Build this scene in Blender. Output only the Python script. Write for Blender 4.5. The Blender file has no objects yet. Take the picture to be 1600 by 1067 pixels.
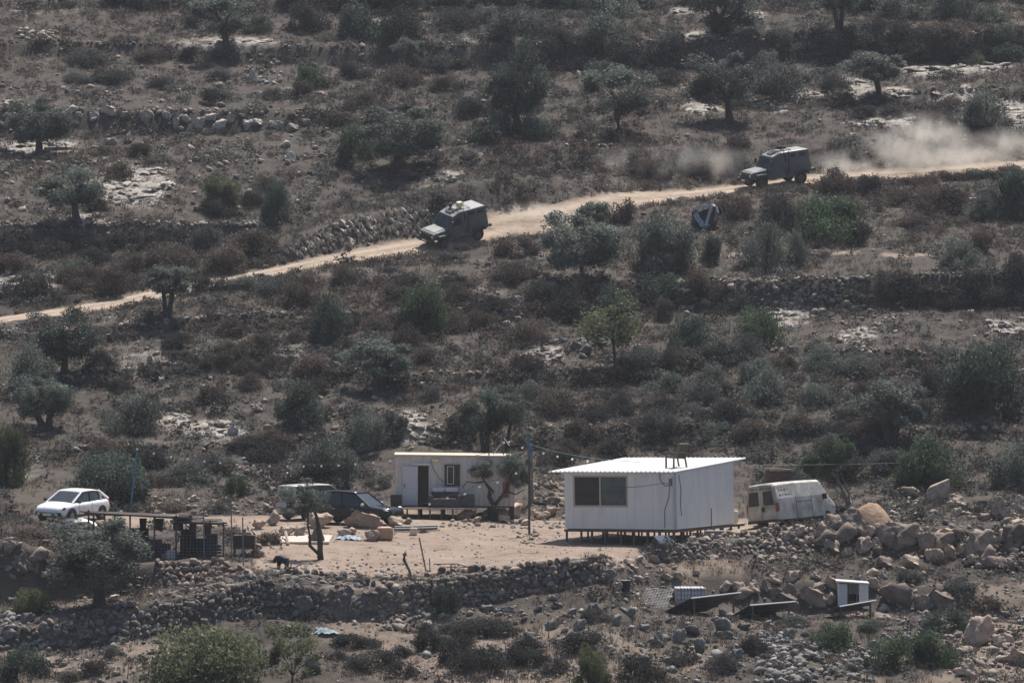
import bpy, math, random
import numpy as np
from mathutils import Vector, Matrix, noise as mnoise

random.seed(7)
rng = np.random.default_rng(7)
R = math.radians
scene = bpy.context.scene
col = scene.collection

# ------------------------------------------------------------------ camera, sky, sun, exposure
F = 6600.0            # focal length in photograph pixels (photograph 1600 x 1067)
CX, CY = 800.0, 533.5
CZ, PITCH = 11.0, -0.0087
cam = bpy.data.cameras.new('camera')
cam.sensor_width = 36.0
cam.lens = 36.0 * F / 1600.0
cam.clip_start, cam.clip_end = 1.0, 2000.0
camo = bpy.data.objects.new('camera', cam)
col.objects.link(camo)
camo.location = (0, 0, CZ)
camo.rotation_euler = (R(90) + PITCH, 0, 0)
scene.camera = camo

SUN_EL, SUN_AZ = R(65), R(24)          # behind the hill, a little to the right
world = bpy.data.worlds.new('World')
scene.world = world
world.use_nodes = True
wn = world.node_tree.nodes
wl = world.node_tree.links
sky = wn.new('ShaderNodeTexSky')
sky.sky_type = 'NISHITA'
sky.sun_disc = False
sky.sun_elevation = SUN_EL
sky.sun_rotation = SUN_AZ
sky.dust_density = 2.0
sky.ozone_density = 1.2
wl.new(sky.outputs['Color'], wn['Background'].inputs['Color'])
wn['Background'].inputs['Strength'].default_value = 0.082
sun = bpy.data.lights.new('sun', 'SUN')
sun.energy = 4.7
sun.angle = R(0.5)
sun.color = (1.0, 0.95, 0.88)
suno = bpy.data.objects.new('sun', sun)
col.objects.link(suno)
sdir = Vector((math.sin(SUN_AZ) * math.cos(SUN_EL), math.cos(SUN_AZ) * math.cos(SUN_EL), math.sin(SUN_EL)))
suno.rotation_euler = sdir.to_track_quat('Z', 'Y').to_euler()
suno.location = (60, 300, 120)
scene.view_settings.view_transform = 'Standard'
scene.view_settings.look = 'None'
scene.view_settings.gamma = 1.0
scene.view_settings.use_curve_mapping = False
scene.view_settings.exposure = 0.58
scene.cycles.use_denoising = True
scene.cycles.max_bounces = 6
scene.cycles.diffuse_bounces = 3
scene.cycles.transparent_max_bounces = 6
scene.cycles.volume_bounces = 1
scene.cycles.volume_step_rate = 1.0
scene.cycles.volume_max_steps = 64

# ------------------------------------------------------------------ materials
MATS = {}
def mat(name, c1, c2=None, scale=4.0, rough=0.85, bump=0.0, metallic=0.0, rand=0.0, tint=False,
        spec=0.3, translucent=0.0, stretch=None, contrast=(0.35, 0.65), bump_scale=None):
    """principled material; c1/c2 mixed by a noise; rand = brightness spread between objects; tint = per-point attribute"""
    m = bpy.data.materials.new(name)
    m.use_nodes = True
    nt = m.node_tree
    N, L = nt.nodes, nt.links
    b = N['Principled BSDF']
    b.inputs['Roughness'].default_value = rough
    b.inputs['Metallic'].default_value = metallic
    b.inputs['Specular IOR Level'].default_value = spec
    tc = N.new('ShaderNodeTexCoord')
    vec = tc.outputs['Object']
    if stretch:
        mp = N.new('ShaderNodeMapping')
        mp.inputs['Scale'].default_value = stretch
        L.new(vec, mp.inputs['Vector'])
        vec = mp.outputs['Vector']
    out = None
    if c2 is not None:
        nz = N.new('ShaderNodeTexNoise')
        nz.inputs['Scale'].default_value = scale
        nz.inputs['Detail'].default_value = 5
        nz.inputs['Roughness'].default_value = 0.65
        L.new(vec, nz.inputs['Vector'])
        mr = N.new('ShaderNodeMapRange')
        mr.inputs['From Min'].default_value, mr.inputs['From Max'].default_value = contrast
        L.new(nz.outputs['Fac'], mr.inputs['Value'])
        mx = N.new('ShaderNodeMix'); mx.data_type = 'RGBA'
        mx.inputs['A'].default_value = (*c1, 1); mx.inputs['B'].default_value = (*c2, 1)
        L.new(mr.outputs['Result'], mx.inputs['Factor'])
        out = mx.outputs['Result']
    else:
        rgb = N.new('ShaderNodeRGB'); rgb.outputs[0].default_value = (*c1, 1); out = rgb.outputs[0]
    fac = None
    if rand:
        oi = N.new('ShaderNodeObjectInfo')
        mr = N.new('ShaderNodeMapRange')
        mr.inputs['To Min'].default_value, mr.inputs['To Max'].default_value = 1 - rand, 1 + rand
        L.new(oi.outputs['Random'], mr.inputs['Value'])
        fac = mr.outputs['Result']
    if tint:
        at = N.new('ShaderNodeAttribute'); at.attribute_name = 'tint'
        if fac is None:
            fac = at.outputs['Fac']
        else:
            mu = N.new('ShaderNodeMath'); mu.operation = 'MULTIPLY'
            L.new(fac, mu.inputs[0]); L.new(at.outputs['Fac'], mu.inputs[1]); fac = mu.outputs[0]
    if fac is not None:
        vm = N.new('ShaderNodeVectorMath'); vm.operation = 'SCALE'
        L.new(out, vm.inputs[0]); L.new(fac, vm.inputs['Scale'])
        out = vm.outputs['Vector']
    L.new(out, b.inputs['Base Color'])
    if bump:
        nb = N.new('ShaderNodeTexNoise')
        nb.inputs['Scale'].default_value = bump_scale or scale * 3
        nb.inputs['Detail'].default_value = 6
        L.new(vec, nb.inputs['Vector'])
        bp = N.new('ShaderNodeBump')
        bp.inputs['Strength'].default_value = bump
        bp.inputs['Distance'].default_value = 0.06
        L.new(nb.outputs['Fac'], bp.inputs['Height'])
        L.new(bp.outputs['Normal'], b.inputs['Normal'])
    if translucent:
        tr = N.new('ShaderNodeBsdfTranslucent')
        L.new(out, tr.inputs['Color'])
        ms = N.new('ShaderNodeMixShader'); ms.inputs[0].default_value = translucent
        L.new(b.outputs['BSDF'], ms.inputs[1]); L.new(tr.outputs['BSDF'], ms.inputs[2])
        L.new(ms.outputs[0], N['Material Output'].inputs['Surface'])
    MATS[name] = m
    return m

def glass_mat(name, c, rough=0.05, spec=0.6):
    return mat(name, c, rough=rough, spec=spec)

M = {}
M['white_panel'] = mat('white_panel', (.69, .67, .64), (.53, .51, .48), 1.6, .5, spec=.4, contrast=(.45, .85), stretch=(1, 1, .3))
M['white_roof'] = mat('white_roof', (.78, .78, .78), (.66, .65, .63), .8, .42, spec=.5)
M['container_wall'] = mat('container_wall', (.62, .58, .53), (.50, .46, .42), 1.5, .6, stretch=(1, 1, .35))
M['door_grey'] = mat('door_grey', (.52, .53, .56), (.46, .47, .50), 2, .5)
M['timber'] = mat('timber', (.16, .11, .078), (.10, .07, .052), 5, .85, stretch=(1, 1, .3))
M['pale_timber'] = mat('pale_timber', (.40, .33, .25), (.30, .24, .18), 5, .85)
M['dark_timber'] = mat('dark_timber', (.07, .055, .045), (.04, .034, .03), 5, .9)
M['deck'] = mat('deck', (.38, .32, .25), (.28, .23, .18), 6, .8)
M['frame_beige'] = mat('frame_beige', (.42, .38, .31), rough=.5)
M['dark_glass'] = mat('dark_glass', (.036, .031, .029), (.055, .047, .042), 2, .12, spec=.5)
M['reflection_glass'] = mat('reflection_glass', (.07, .08, .077), (.115, .128, .12), 2.5, .1, spec=.6)  # greenish reflection of the right cabin pane, put into its base colour
M['car_glass'] = mat('car_glass', (.016, .02, .023), (.038, .048, .052), 1.2, .10, spec=.5)
M['dark_void'] = mat('dark_void', (.012, .012, .013), rough=.9)
M['black_plastic'] = mat('black_plastic', (.018, .018, .02), (.03, .03, .03), 6, .6)
M['tyre'] = mat('tyre', (.028, .027, .026), (.06, .053, .047), 5, .9)
M['rim_grey'] = mat('rim_grey', (.30, .30, .31), rough=.4, metallic=.6)
M['rim_dark'] = mat('rim_dark', (.06, .06, .055), (.12, .105, .09), 5, .7)
M['paint_white'] = mat('paint_white', (.78, .78, .79), (.72, .71, .70), 1.5, .22, spec=.5)
M['paint_offwhite'] = mat('paint_offwhite', (.40, .385, .355), (.30, .28, .255), 1.5, .4, spec=.4)
M['paint_van'] = mat('paint_van', (.56, .53, .48), (.30, .27, .235), 1.8, .5, spec=.35)
M['paint_black'] = mat('paint_black', (.008, .008, .009), (.014, .014, .015), 2, .22, spec=.35)
M['paint_armour'] = mat('paint_armour', (.088, .092, .09), (.16, .148, .132), .9, .55, spec=.4, contrast=(.4, .7))
M['armour_roof'] = mat('armour_roof', (.29, .29, .275), (.21, .205, .195), 1.5, .4, spec=.5)  # dusty top plates; their sunlit brightness is also put into this paler colour
M['armour_dark'] = mat('armour_dark', (.03, .032, .034), (.06, .058, .054), 3, .7)
M['lamp_glass'] = mat('lamp_glass', (.75, .72, .64), rough=.15, spec=.6)
M['red_lens'] = mat('red_lens', (.3, .03, .025), rough=.3)
M['wreck_blue'] = mat('wreck_blue', (.40, .47, .52), (.26, .30, .34), 3, .45)
M['rust'] = mat('rust', (.12, .07, .05), (.07, .045, .035), 4, .9)
M['metal_grey'] = mat('metal_grey', (.22, .22, .23), (.15, .15, .155), 4, .5, metallic=.3)
M['pale_metal'] = mat('pale_metal', (.52, .53, .54), rough=.45, metallic=.3)
M['dark_metal'] = mat('dark_metal', (.045, .044, .045), (.075, .07, .066), 4, .6)
M['solar_back'] = mat('solar_back', (.035, .035, .038), (.06, .058, .056), 3, .5)
M['solar_face'] = mat('solar_face', (.012, .016, .035), rough=.08, spec=.6)
M['blue_paint'] = mat('blue_paint', (.06, .14, .26), (.09, .17, .28), 3, .5)
M['blue_cloth'] = mat('blue_cloth', (.04, .11, .22), (.05, .13, .25), 4, .8)
M['teal_cable'] = mat('teal_cable', (.07, .20, .21), rough=.6)
M['black_cable'] = mat('black_cable', (.02, .02, .02), rough=.6)
M['bulb_white'] = mat('bulb_white', (.86, .85, .82), rough=.15, spec=.6)
M['lamp_yellow'] = mat('lamp_yellow', (.80, .70, .42), rough=.3)
M['plastic_white'] = mat('plastic_white', (.66, .66, .66), (.56, .56, .55), 3, .5)
M['plastic_cream'] = mat('plastic_cream', (.62, .52, .40), (.54, .44, .34), 3, .5)
M['plastic_orange'] = mat('plastic_orange', (.40, .235, .155), (.34, .20, .135), 3, .5)
M['cloth_orange'] = mat('cloth_orange', (.30, .10, .055), (.24, .085, .05), 4, .8)
M['sofa_grey'] = mat('sofa_grey', (.055, .055, .062), (.085, .083, .09), 4, .9)
M['pipe_grey'] = mat('pipe_grey', (.085, .09, .10), (.13, .135, .14), 3, .4)
M['concrete'] = mat('concrete', (.50, .44, .38), (.40, .35, .30), 3, .9)
M['tarp_blue'] = mat('tarp_blue', (.10, .16, .20), (.28, .33, .34), 6, .6, contrast=(.4, .6))
M['plaid'] = mat('plaid', (.60, .58, .58), (.52, .50, .51), 4, .8)
M['dog_black'] = mat('dog_black', (.012, .012, .012), rough=.7)
M['bark'] = mat('bark', (.075, .062, .052), (.045, .038, .033), 4, .95, bump=.5, stretch=(1, 1, .25))
M['bare_wood'] = mat('bare_wood', (.20, .17, .145), (.12, .10, .09), 5, .9)
M['rock_pale'] = mat('rock_pale', (.46, .41, .355), (.27, .24, .21), 3.0, .95, bump=.6, rand=.22)
M['rock_grey'] = mat('rock_grey', (.225, .212, .20), (.10, .097, .095), 4.0, .95, bump=.6, rand=.28)
M['rock_tan'] = mat('rock_tan', (.43, .345, .275), (.24, .178, .14), 2.6, .95, bump=.6, rand=.22)
M['rock_brown'] = mat('rock_brown', (.25, .20, .165), (.135, .108, .092), 3.0, .95, bump=.6, rand=.3)
M['rock_slab'] = mat('rock_slab', (.38, .345, .30), (.17, .15, .135), 2.2, .95, bump=.9, rand=.2, contrast=(.42, .6))
M['rubble_pale'] = mat('rubble_pale', (.31, .265, .222), (.20, .17, .145), 2.0, .95, tint=True)
M['rubble_grey'] = mat('rubble_grey', (.30, .282, .262), (.125, .119, .113), 2.0, .95, tint=True)
M['leaf_olive'] = mat('leaf_olive', (.135, .152, .128), (.078, .096, .082), 1.6, .6, tint=True, translucent=.42, rand=.18)
M['leaf_dark'] = mat('leaf_dark', (.076, .098, .076), (.042, .060, .049), 1.6, .6, tint=True, translucent=.42, rand=.18)
M['leaf_green'] = mat('leaf_green', (.080, .115, .062), (.044, .068, .040), 1.6, .6, tint=True, translucent=.42, rand=.12)
M['leaf_yellow'] = mat('leaf_yellow', (.125, .135, .070), (.078, .090, .050), 1.6, .7, tint=True, translucent=.42, rand=.12)
M['scrub_brown'] = mat('scrub_brown', (.105, .083, .070), (.066, .053, .046), 1.5, .9, tint=True, translucent=.35, rand=.22)
M['scrub_grey'] = mat('scrub_grey', (.104, .108, .098), (.064, .068, .064), 1.5, .9, tint=True, translucent=.35, rand=.22)
M['scrub_dark'] = mat('scrub_dark', (.056, .055, .050), (.036, .037, .036), 1.5, .9, tint=True, translucent=.35, rand=.22)
M['straw'] = mat('straw', (.125, .101, .081), (.08, .065, .055), .35, .9, tint=True, translucent=.35)

# ------------------------------------------------------------------ mesh helpers
class MB:
    """collects shapes in local coordinates, builds ONE mesh object"""
    def __init__(s): s.V, s.F = [], []
    def add(s, V, Fs):
        n = len(s.V)
        s.V += [tuple(v) for v in V]
        s.F += [tuple(i + n for i in f) for f in Fs]
        return s
    def hexa(s, p):     # 8 points: bottom 4 ccw, top 4 ccw
        return s.add(p, [(3, 2, 1, 0), (4, 5, 6, 7), (0, 1, 5, 4), (1, 2, 6, 5), (2, 3, 7, 6), (3, 0, 4, 7)])
    def box(s, c, d, rot=None):
        x, y, z = d[0] / 2, d[1] / 2, d[2] / 2
        p = [(-x, -y, -z), (x, -y, -z), (x, y, -z), (-x, y, -z), (-x, -y, z), (x, -y, z), (x, y, z), (-x, y, z)]
        if rot is not None:
            p = [rot @ Vector(q) for q in p]
        return s.hexa([(q[0] + c[0], q[1] + c[1], q[2] + c[2]) for q in p])
    def tube(s, pts, rad, n=6, caps=True):
        pts = [Vector(p) for p in pts]
        if not hasattr(rad, '__len__'): rad = [rad] * len(pts)
        V = []
        for i, p in enumerate(pts):
            d = (pts[min(i + 1, len(pts) - 1)] - pts[max(i - 1, 0)])
            d = d.normalized() if d.length > 1e-9 else Vector((0, 0, 1))
            a = d.cross(Vector((0, 0, 1)))
            if a.length < 1e-3: a = d.cross(Vector((1, 0, 0)))
            a.normalize(); b = d.cross(a)
            for k in range(n):
                t = 2 * math.pi * k / n
                V.append(p + a * (math.cos(t) * rad[i]) + b * (math.sin(t) * rad[i]))
        Fs = []
        for i in range(len(pts) - 1):
            for k in range(n):
                Fs.append((i * n + k, i * n + (k + 1) % n, (i + 1) * n + (k + 1) % n, (i + 1) * n + k))
        if caps:
            Fs.append(tuple(reversed(range(n)))); m = (len(pts) - 1) * n
            Fs.append(tuple(range(m, m + n)))
        return s.add(V, Fs)
    def loft(s, secs):      # list of closed rings with the same number of points
        n = len(secs[0]); V = [p for q in secs for p in q]; Fs = []
        for i in range(len(secs) - 1):
            for k in range(n):
                Fs.append((i * n + k, i * n + (k + 1) % n, (i + 1) * n + (k + 1) % n, (i + 1) * n + k))
        Fs.append(tuple(reversed(range(n)))); m = (len(secs) - 1) * n
        Fs.append(tuple(range(m, m + n)))
        return s.add(V, Fs)
    def slab(s, quad, th):  # quad of 4 points thickened along its normal
        q = [Vector(p) for p in quad]
        nrm = (q[1] - q[0]).cross(q[3] - q[0]).normalized() * th
        return s.hexa(q + [p + nrm for p in q])
    def sphere(s, c, r, n=6, m=4):
        V = [(c[0], c[1], c[2] - r)]
        for i in range(1, m):
            a = math.pi * i / m - math.pi / 2
            for k in range(n):
                t = 2 * math.pi * k / n
                V.append((c[0] + r * math.cos(a) * math.cos(t), c[1] + r * math.cos(a) * math.sin(t), c[2] + r * math.sin(a)))
        V.append((c[0], c[1], c[2] + r))
        Fs = [(0, 1 + (k + 1) % n, 1 + k) for k in range(n)]
        for i in range(m - 2):
            for k in range(n):
                a = 1 + i * n + k; b = 1 + i * n + (k + 1) % n
                Fs.append((a, b, b + n, a + n))
        l = 1 + (m - 2) * n; t = len(V) - 1
        Fs += [(l + k, l + (k + 1) % n, t) for k in range(n)]
        return s.add(V, Fs)
    def build(s, name, m, parent=None, smooth=False, bevel=0.0, loc=None):
        me = bpy.data.meshes.new(name)
        me.from_pydata(s.V, [], s.F)
        me.materials.append(m)
        if smooth:
            me.polygons.foreach_set('use_smooth', [True] * len(me.polygons))
        me.validate(); me.update()
        o = bpy.data.objects.new(name, me)
        col.objects.link(o)
        if parent: o.parent = parent
        if loc is not None: o.location = loc
        if bevel:
            bv = o.modifiers.new('bevel', 'BEVEL'); bv.width = bevel; bv.segments = 2; bv.limit_method = 'ANGLE'; bv.angle_limit = R(35)
        return o

def bulk(name, V, Fs, m, tint=None):
    """mesh from numpy arrays; Fs (n,3) or (n,4)"""
    me = bpy.data.meshes.new(name)
    nf, k = Fs.shape
    me.vertices.add(len(V)); me.vertices.foreach_set('co', np.ascontiguousarray(V, dtype=np.float32).ravel())
    me.loops.add(nf * k); me.loops.foreach_set('vertex_index', np.ascontiguousarray(Fs, dtype=np.int32).ravel())
    me.polygons.add(nf)
    me.polygons.foreach_set('loop_start', np.arange(0, nf * k, k, dtype=np.int32))
    me.update(calc_edges=True)
    if tint is not None:
        a = me.attributes.new('tint', 'FLOAT', 'POINT'); a.data.foreach_set('value', np.ascontiguousarray(tint, dtype=np.float32))
    if m is not None: me.materials.append(m)
    return me

def link(name, me, parent=None, loc=None, kind=None):
    o = bpy.data.objects.new(name, me); col.objects.link(o)
    if parent: o.parent = parent
    if loc is not None: o.location = loc
    if kind: o['kind'] = kind
    return o

def tag(o, label, cat, group=None):
    o['label'] = label; o['category'] = cat
    if group: o['group'] = group
    return o

def thing(name, label, cat, loc=(0, 0, 0), rz=0.0, group=None, mtx=None):
    o = bpy.data.objects.new(name, None); col.objects.link(o)
    o.empty_display_size = .2
    if mtx is not None: o.matrix_world = mtx
    else:
        o.location = loc; o.rotation_euler = (0, 0, rz)
    return tag(o, label, cat, group)

# ------------------------------------------------------------------ value noise (numpy)
_lat = rng.random((256, 256))
def vnoise(x, y):
    x = np.asarray(x, float); y = np.asarray(y, float)
    xi = np.floor(x).astype(int); yi = np.floor(y).astype(int)
    fx = x - xi; fy = y - yi
    fx = fx * fx * (3 - 2 * fx); fy = fy * fy * (3 - 2 * fy)
    g = lambda a, b: _lat[a & 255, b & 255]
    return (g(xi, yi) * (1 - fx) + g(xi + 1, yi) * fx) * (1 - fy) + (g(xi, yi + 1) * (1 - fx) + g(xi + 1, yi + 1) * fx) * fy
def fbm(x, y, s, oct=4):
    t = 0; a = .5
    for k in range(oct):
        t = t + a * (vnoise(x * s + 17.3 * k, y * s + 5.1 * k) - .5); s *= 2.1; a *= .55
    return t

# ------------------------------------------------------------------ terrain: terraced hillside
def zrow(row, Y):
    """height of the sight line of an image row at distance Y"""
    v = (CY - row) / F
    return CZ + Y * math.tan(PITCH + math.atan(v)) if np.isscalar(row) else CZ + Y * np.tan(PITCH + np.arctan(v))
def rowof(Z, Y):
    return CY - F * np.tan(np.arctan2(Z - CZ, Y) - PITCH)

K = [-400, 0, 200, 400, 600, 800, 1000, 1200, 1400, 1600, 2000]
YM_R = np.array([-400, -150, 0, 100, 200, 300, 400, 500, 600, 700, 770, 1067])
YM_Y = np.array([398, 352, 326, 309, 293, 277, 260, 248, 237, 226, 218.5, 178])
def ymap(r): return np.interp(r, YM_R, YM_Y)

feat = []           # (columns, rows, Ys) from near to far
def fixed(rows, ys, cols=K):
    feat.append((np.array(cols, float), np.array(rows, float), np.array(ys, float)))
def riser(base, top, dY=.9, cols=K):
    base = np.array(base, float); top = np.array(top, float)
    ym = ymap((base + top) / 2)
    feat.append((np.array(cols, float), base, ym - dY / 2))
    feat.append((np.array(cols, float), top, ym + dY / 2))

# foreground
fixed([1067] * 11, [178] * 11)
KF = [-400, 0, 200, 400, 600, 800, 900, 955, 1010, 1200, 1400, 1600, 2000]
fixed([1040, 1036, 1024, 1000, 1000, 976, 962, 952, 964, 967, 967, 981, 995], [181, 181, 182, 184, 184.5, 185.5, 186, 186, 188.5, 189.5, 189.5, 189, 189], KF)      # shelf below it
fixed([1018, 1014, 1000, 964, 968, 932, 917, 905, 945, 956, 958, 972, 985], [183.5, 183.5, 184, 187, 187.5, 188.5, 189, 189, 193.5, 195, 195.5, 195, 195], KF)      # foot of the front wall
fixed([988, 986, 951, 906, 922, 886, 879, 872, 906, 906, 916, 936, 942], [183.8, 183.8, 184.3, 187.3, 187.8, 188.8, 189.3, 189.3, 194.8, 196.3, 197, 196.5, 196.5], KF)    # its top
fixed([945, 934, 932, 892, 902, 880, 874, 868, 877, 862, 868, 890, 892], [189.5, 189.5, 190, 190.5, 191, 192, 193, 194, 197, 199.3, 200.5, 200, 200], KF)            # foot of second wall
fixed([850, 846, 880, 884, 890, 874, 868, 861, 856, 834, 822, 832, 834], [190.2, 190.2, 190.4, 191.8, 193, 194, 194.5, 195.2, 197.4, 200, 202.3, 202.3, 202.3], KF)    # its top
fixed([816, 816, 818, 822, 822, 836, 847, 824, 806, 806, 806], [207, 207, 207, 205, 205, 204, 202, 206, 206, 206, 206])                   # yard
fixed([808, 806, 804, 804, 802, 810, 818, 814, 792, 790, 790], [214, 214, 214, 214, 215, 214, 213, 212, 214, 214, 214])
fixed([784, 782, 780, 778, 776, 764, 770, 782, 770, 764, 764], [216.5, 216.5, 216.5, 216.5, 219, 218, 220, 219, 219, 219, 219])
# hill
riser([725, 720, 715, 710, 696, 700, 695, 690, 690, 690, 690], [705, 702, 697, 690, 668, 674, 666, 672, 672, 672, 672])
riser([625, 625, 600, 575, 610, 605, 600, 560, 560, 600, 600], [605, 606, 577, 548, 586, 580, 573, 545, 545, 580, 580])
riser([540, 537, 530, 515, 510, 500, 480, 488, 480, 480, 480], [522, 519, 507, 490, 493, 481, 441, 439, 431, 427, 427])
# road
RC = [-400, 0, 100, 200, 300, 350, 430, 500, 600, 660, 720, 770, 800, 860, 960, 1000, 1060, 1160, 1270, 1450, 1600, 2000]
RL = [560, 507, 493, 478, 458, 447, 430, 417, 404, 396, 388, 378, 372, 366, 336, 323, 314, 301, 291, 279, 268, 250]
RU = [548, 494, 481, 461, 440, 433, 417, 401, 381, 370, 350, 331, 323, 318, 297, 298, 299, 288, 272, 262, 250, 232]
bRC = np.array(RC, float)
sh_c = np.array([-400, 0, 200, 400, 600, 800, 1000, 1200, 1400, 1600, 2000], float)
fixed([565, 511, 488, 448, 428, 408, 404, 402, 401, 400, 398], ymap(np.array([565, 511, 488, 448, 428, 408, 404, 402, 401, 400, 398], float)) - .6, sh_c)
rl_y = ymap(np.array(RL, float)) + 1.0
fixed(RL, rl_y, RC)
fixed(RU, rl_y + 4.3, RC)
ROAD_C, ROAD_N, ROAD_F = bRC, rl_y, rl_y + 4.3
BC = [-400, 0, 100, 200, 300, 400, 470, 550, 650, 700, 800, 900, 960, 1100, 1300, 1600, 2000]
BT = [540, 486, 462, 444, 424, 392, 366, 337, 326, 290, 275, 286, 290, 284, 262, 238, 220]
fixed(BT, np.interp(BC, RC, rl_y + 4.3) + 2.0, BC)
fixed([440, 400, 378, 312, 268, 272, 262, 240, 225], [264, 267, 271.5, 279, 282.5, 283, 284, 285.5, 287], [-400, 0, 400, 600, 760, 1000, 1200, 1400, 1600])
fixed([400, 350, 348, 300, 258, 240, 240, 225, 212], [265.2, 268.2, 272.6, 281, 284, 285, 286, 287.5, 289], [-400, 0, 400, 600, 760, 1000, 1200, 1400, 1600])
fixed([300, 252, 250, 252, 218, 216, 225, 205, 192], [283, 284, 284.5, 286.5, 288, 288.5, 289, 290.5, 292], [-400, 0, 400, 600, 760, 1000, 1200, 1400, 1600])
riser([212, 212, 212, 208, 195, 180, 178, 172, 165, 160, 160], [170, 168, 170, 174, 172, 166, 160, 152, 142, 136, 136], 1.4)
riser([86, 86, 88, 100, 105, 112, 112, 100, 98, 96, 96], [66, 66, 66, 70, 74, 68, 66, 52, 50, 48, 48])
riser([15, 15, 15, 18, 20, 16, 14, 10, 8, 6, 6], [2, 2, 2, 0, -2, 0, -4, -8, -8, -10, -10])
fixed([-150] * 11, [352] * 11)

cols_px = np.concatenate([np.arange(-2600, -400, 100), np.arange(-400, 2001, 9), np.arange(2100, 4300, 100)]).astype(float)
YS = np.concatenate([np.arange(-50, 160, 6), np.arange(160, 183, .33), np.arange(183, 200, .17), np.arange(200, 352, .35), np.arange(352, 560, 6)])
NC, NY = len(cols_px), len(YS)
Zt = np.zeros((NC, NY))
for i, px in enumerate(cols_px):
    yk, zk = [-50, 0, 60, 110, 160], [12, 9.2, -9, -12, -7.2]
    last = 172
    for c, r, y in feat:
        yy = float(np.interp(px, c, y)); rr = float(np.interp(px, c, r))
        yy = max(yy, last + .30); last = yy
        yk.append(yy); zk.append(zrow(rr, yy))
    zc = zk[-1]
    yk += [410, 470, 560]; zk += [zc + 9, zc + 8, zc - 2]
    Zt[i] = np.interp(YS, yk, zk)
# soften the creases between columns, keep the risers
ker = np.array([1, 2, 3, 2, 1.]); ker /= ker.sum()
Zs = Zt.copy()
for _ in range(2):
    P_ = np.pad(Zs, ((2, 2), (0, 0)), mode='edge')
    Zs = sum(ker[k] * P_[k:k + NC] for k in range(5))
XX = (cols_px[:, None] - CX) / F * YS[None, :]
YY = np.repeat(YS[None, :], NC, 0)
def pmask(px, Y):
    """0..1: trampled earth of the yard and the road bed"""
    px = np.asarray(px, float); Y = np.asarray(Y, float)
    wob = 1.3 * fbm(px * .03, Y * .6, .5, 3) * 2
    rn = np.interp(px, ROAD_C, ROAD_N); rf = np.interp(px, ROAD_C, ROAD_F)
    road = np.clip(np.minimum(Y - rn + .2, rf - Y + .2) / .5 + wob * .4, 0, 1)
    front = np.interp(px, [100, 170, 370, 400, 600, 960, 1010, 1180, 1230], [216, 205, 205, 190.5, 190.2, 191, 197.5, 200, 214])
    back = np.interp(px, [100, 400, 600, 820, 1000, 1230], [213.4, 213.6, 217, 214, 214, 213])
    yard = np.clip(np.minimum(Y - front, back - Y) / 1.0 + wob * .5, 0, 1)
    return road, yard
road_m, yard_m = pmask(np.repeat(cols_px[:, None], NY, 1), YY)
fore = np.clip((fbm(XX + 11, YY * .8, .22, 4) - .02) * 5, 0, .62) * (YY < 198) * (YY > 160)
flat = np.clip(1 - np.maximum(road_m, yard_m) * .85, 0, 1)
near = np.clip((YS - 20) / 60, 0, 1)[None, :]
Zt = Zs + (fbm(XX, YY, .35, 4) * .55 + fbm(XX, YY, 1.4, 3) * .28) * flat * near + fbm(XX, YY, 1.2, 3) * .06 * near
GRID_C = cols_px

def H(X, Y):
    """terrain height at world points"""
    X = np.asarray(X, float); Y = np.asarray(Y, float)
    q = X / Y * F + CX
    ci = np.clip(np.searchsorted(GRID_C, q) - 1, 0, NC - 2); yi = np.clip(np.searchsorted(YS, Y) - 1, 0, NY - 2)
    fc = np.clip((q - GRID_C[ci]) / (GRID_C[ci + 1] - GRID_C[ci]), 0, 1); fy = np.clip((Y - YS[yi]) / (YS[yi + 1] - YS[yi]), 0, 1)
    return (Zt[ci, yi] * (1 - fc) + Zt[ci + 1, yi] * fc) * (1 - fy) + (Zt[ci, yi + 1] * (1 - fc) + Zt[ci + 1, yi + 1] * fc) * fy
Y0I = int(np.searchsorted(YS, 165))
def pick(px, py):
    """where the sight line through a photograph pixel meets the ground"""
    i = int(np.clip(np.searchsorted(GRID_C, px) - 1, 0, NC - 2)); f = (px - GRID_C[i]) / (GRID_C[i + 1] - GRID_C[i])
    z = Zt[i] * (1 - f) + Zt[i + 1] * f
    rows = rowof(z[Y0I:], YS[Y0I:])
    k = int(np.argmax(rows <= py))
    if k == 0: y = YS[Y0I]
    else:
        a, b = rows[k - 1], rows[k]
        y = YS[Y0I + k - 1] + (a - py) / max(a - b, 1e-6) * (YS[Y0I + k] - YS[Y0I + k - 1])
    x = (px - CX) / F * y
    return Vector((x, y, float(H(x, y))))
def at(px, py, Y):
    """point on the sight line of a pixel at distance Y"""
    return Vector(((px - CX) / F * Y, Y, zrow(float(py), Y)))
def pix(p):
    return CX + F * p[0] / p[1], float(rowof(p[2], p[1]))
def sc(Y): return F / Y

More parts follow.
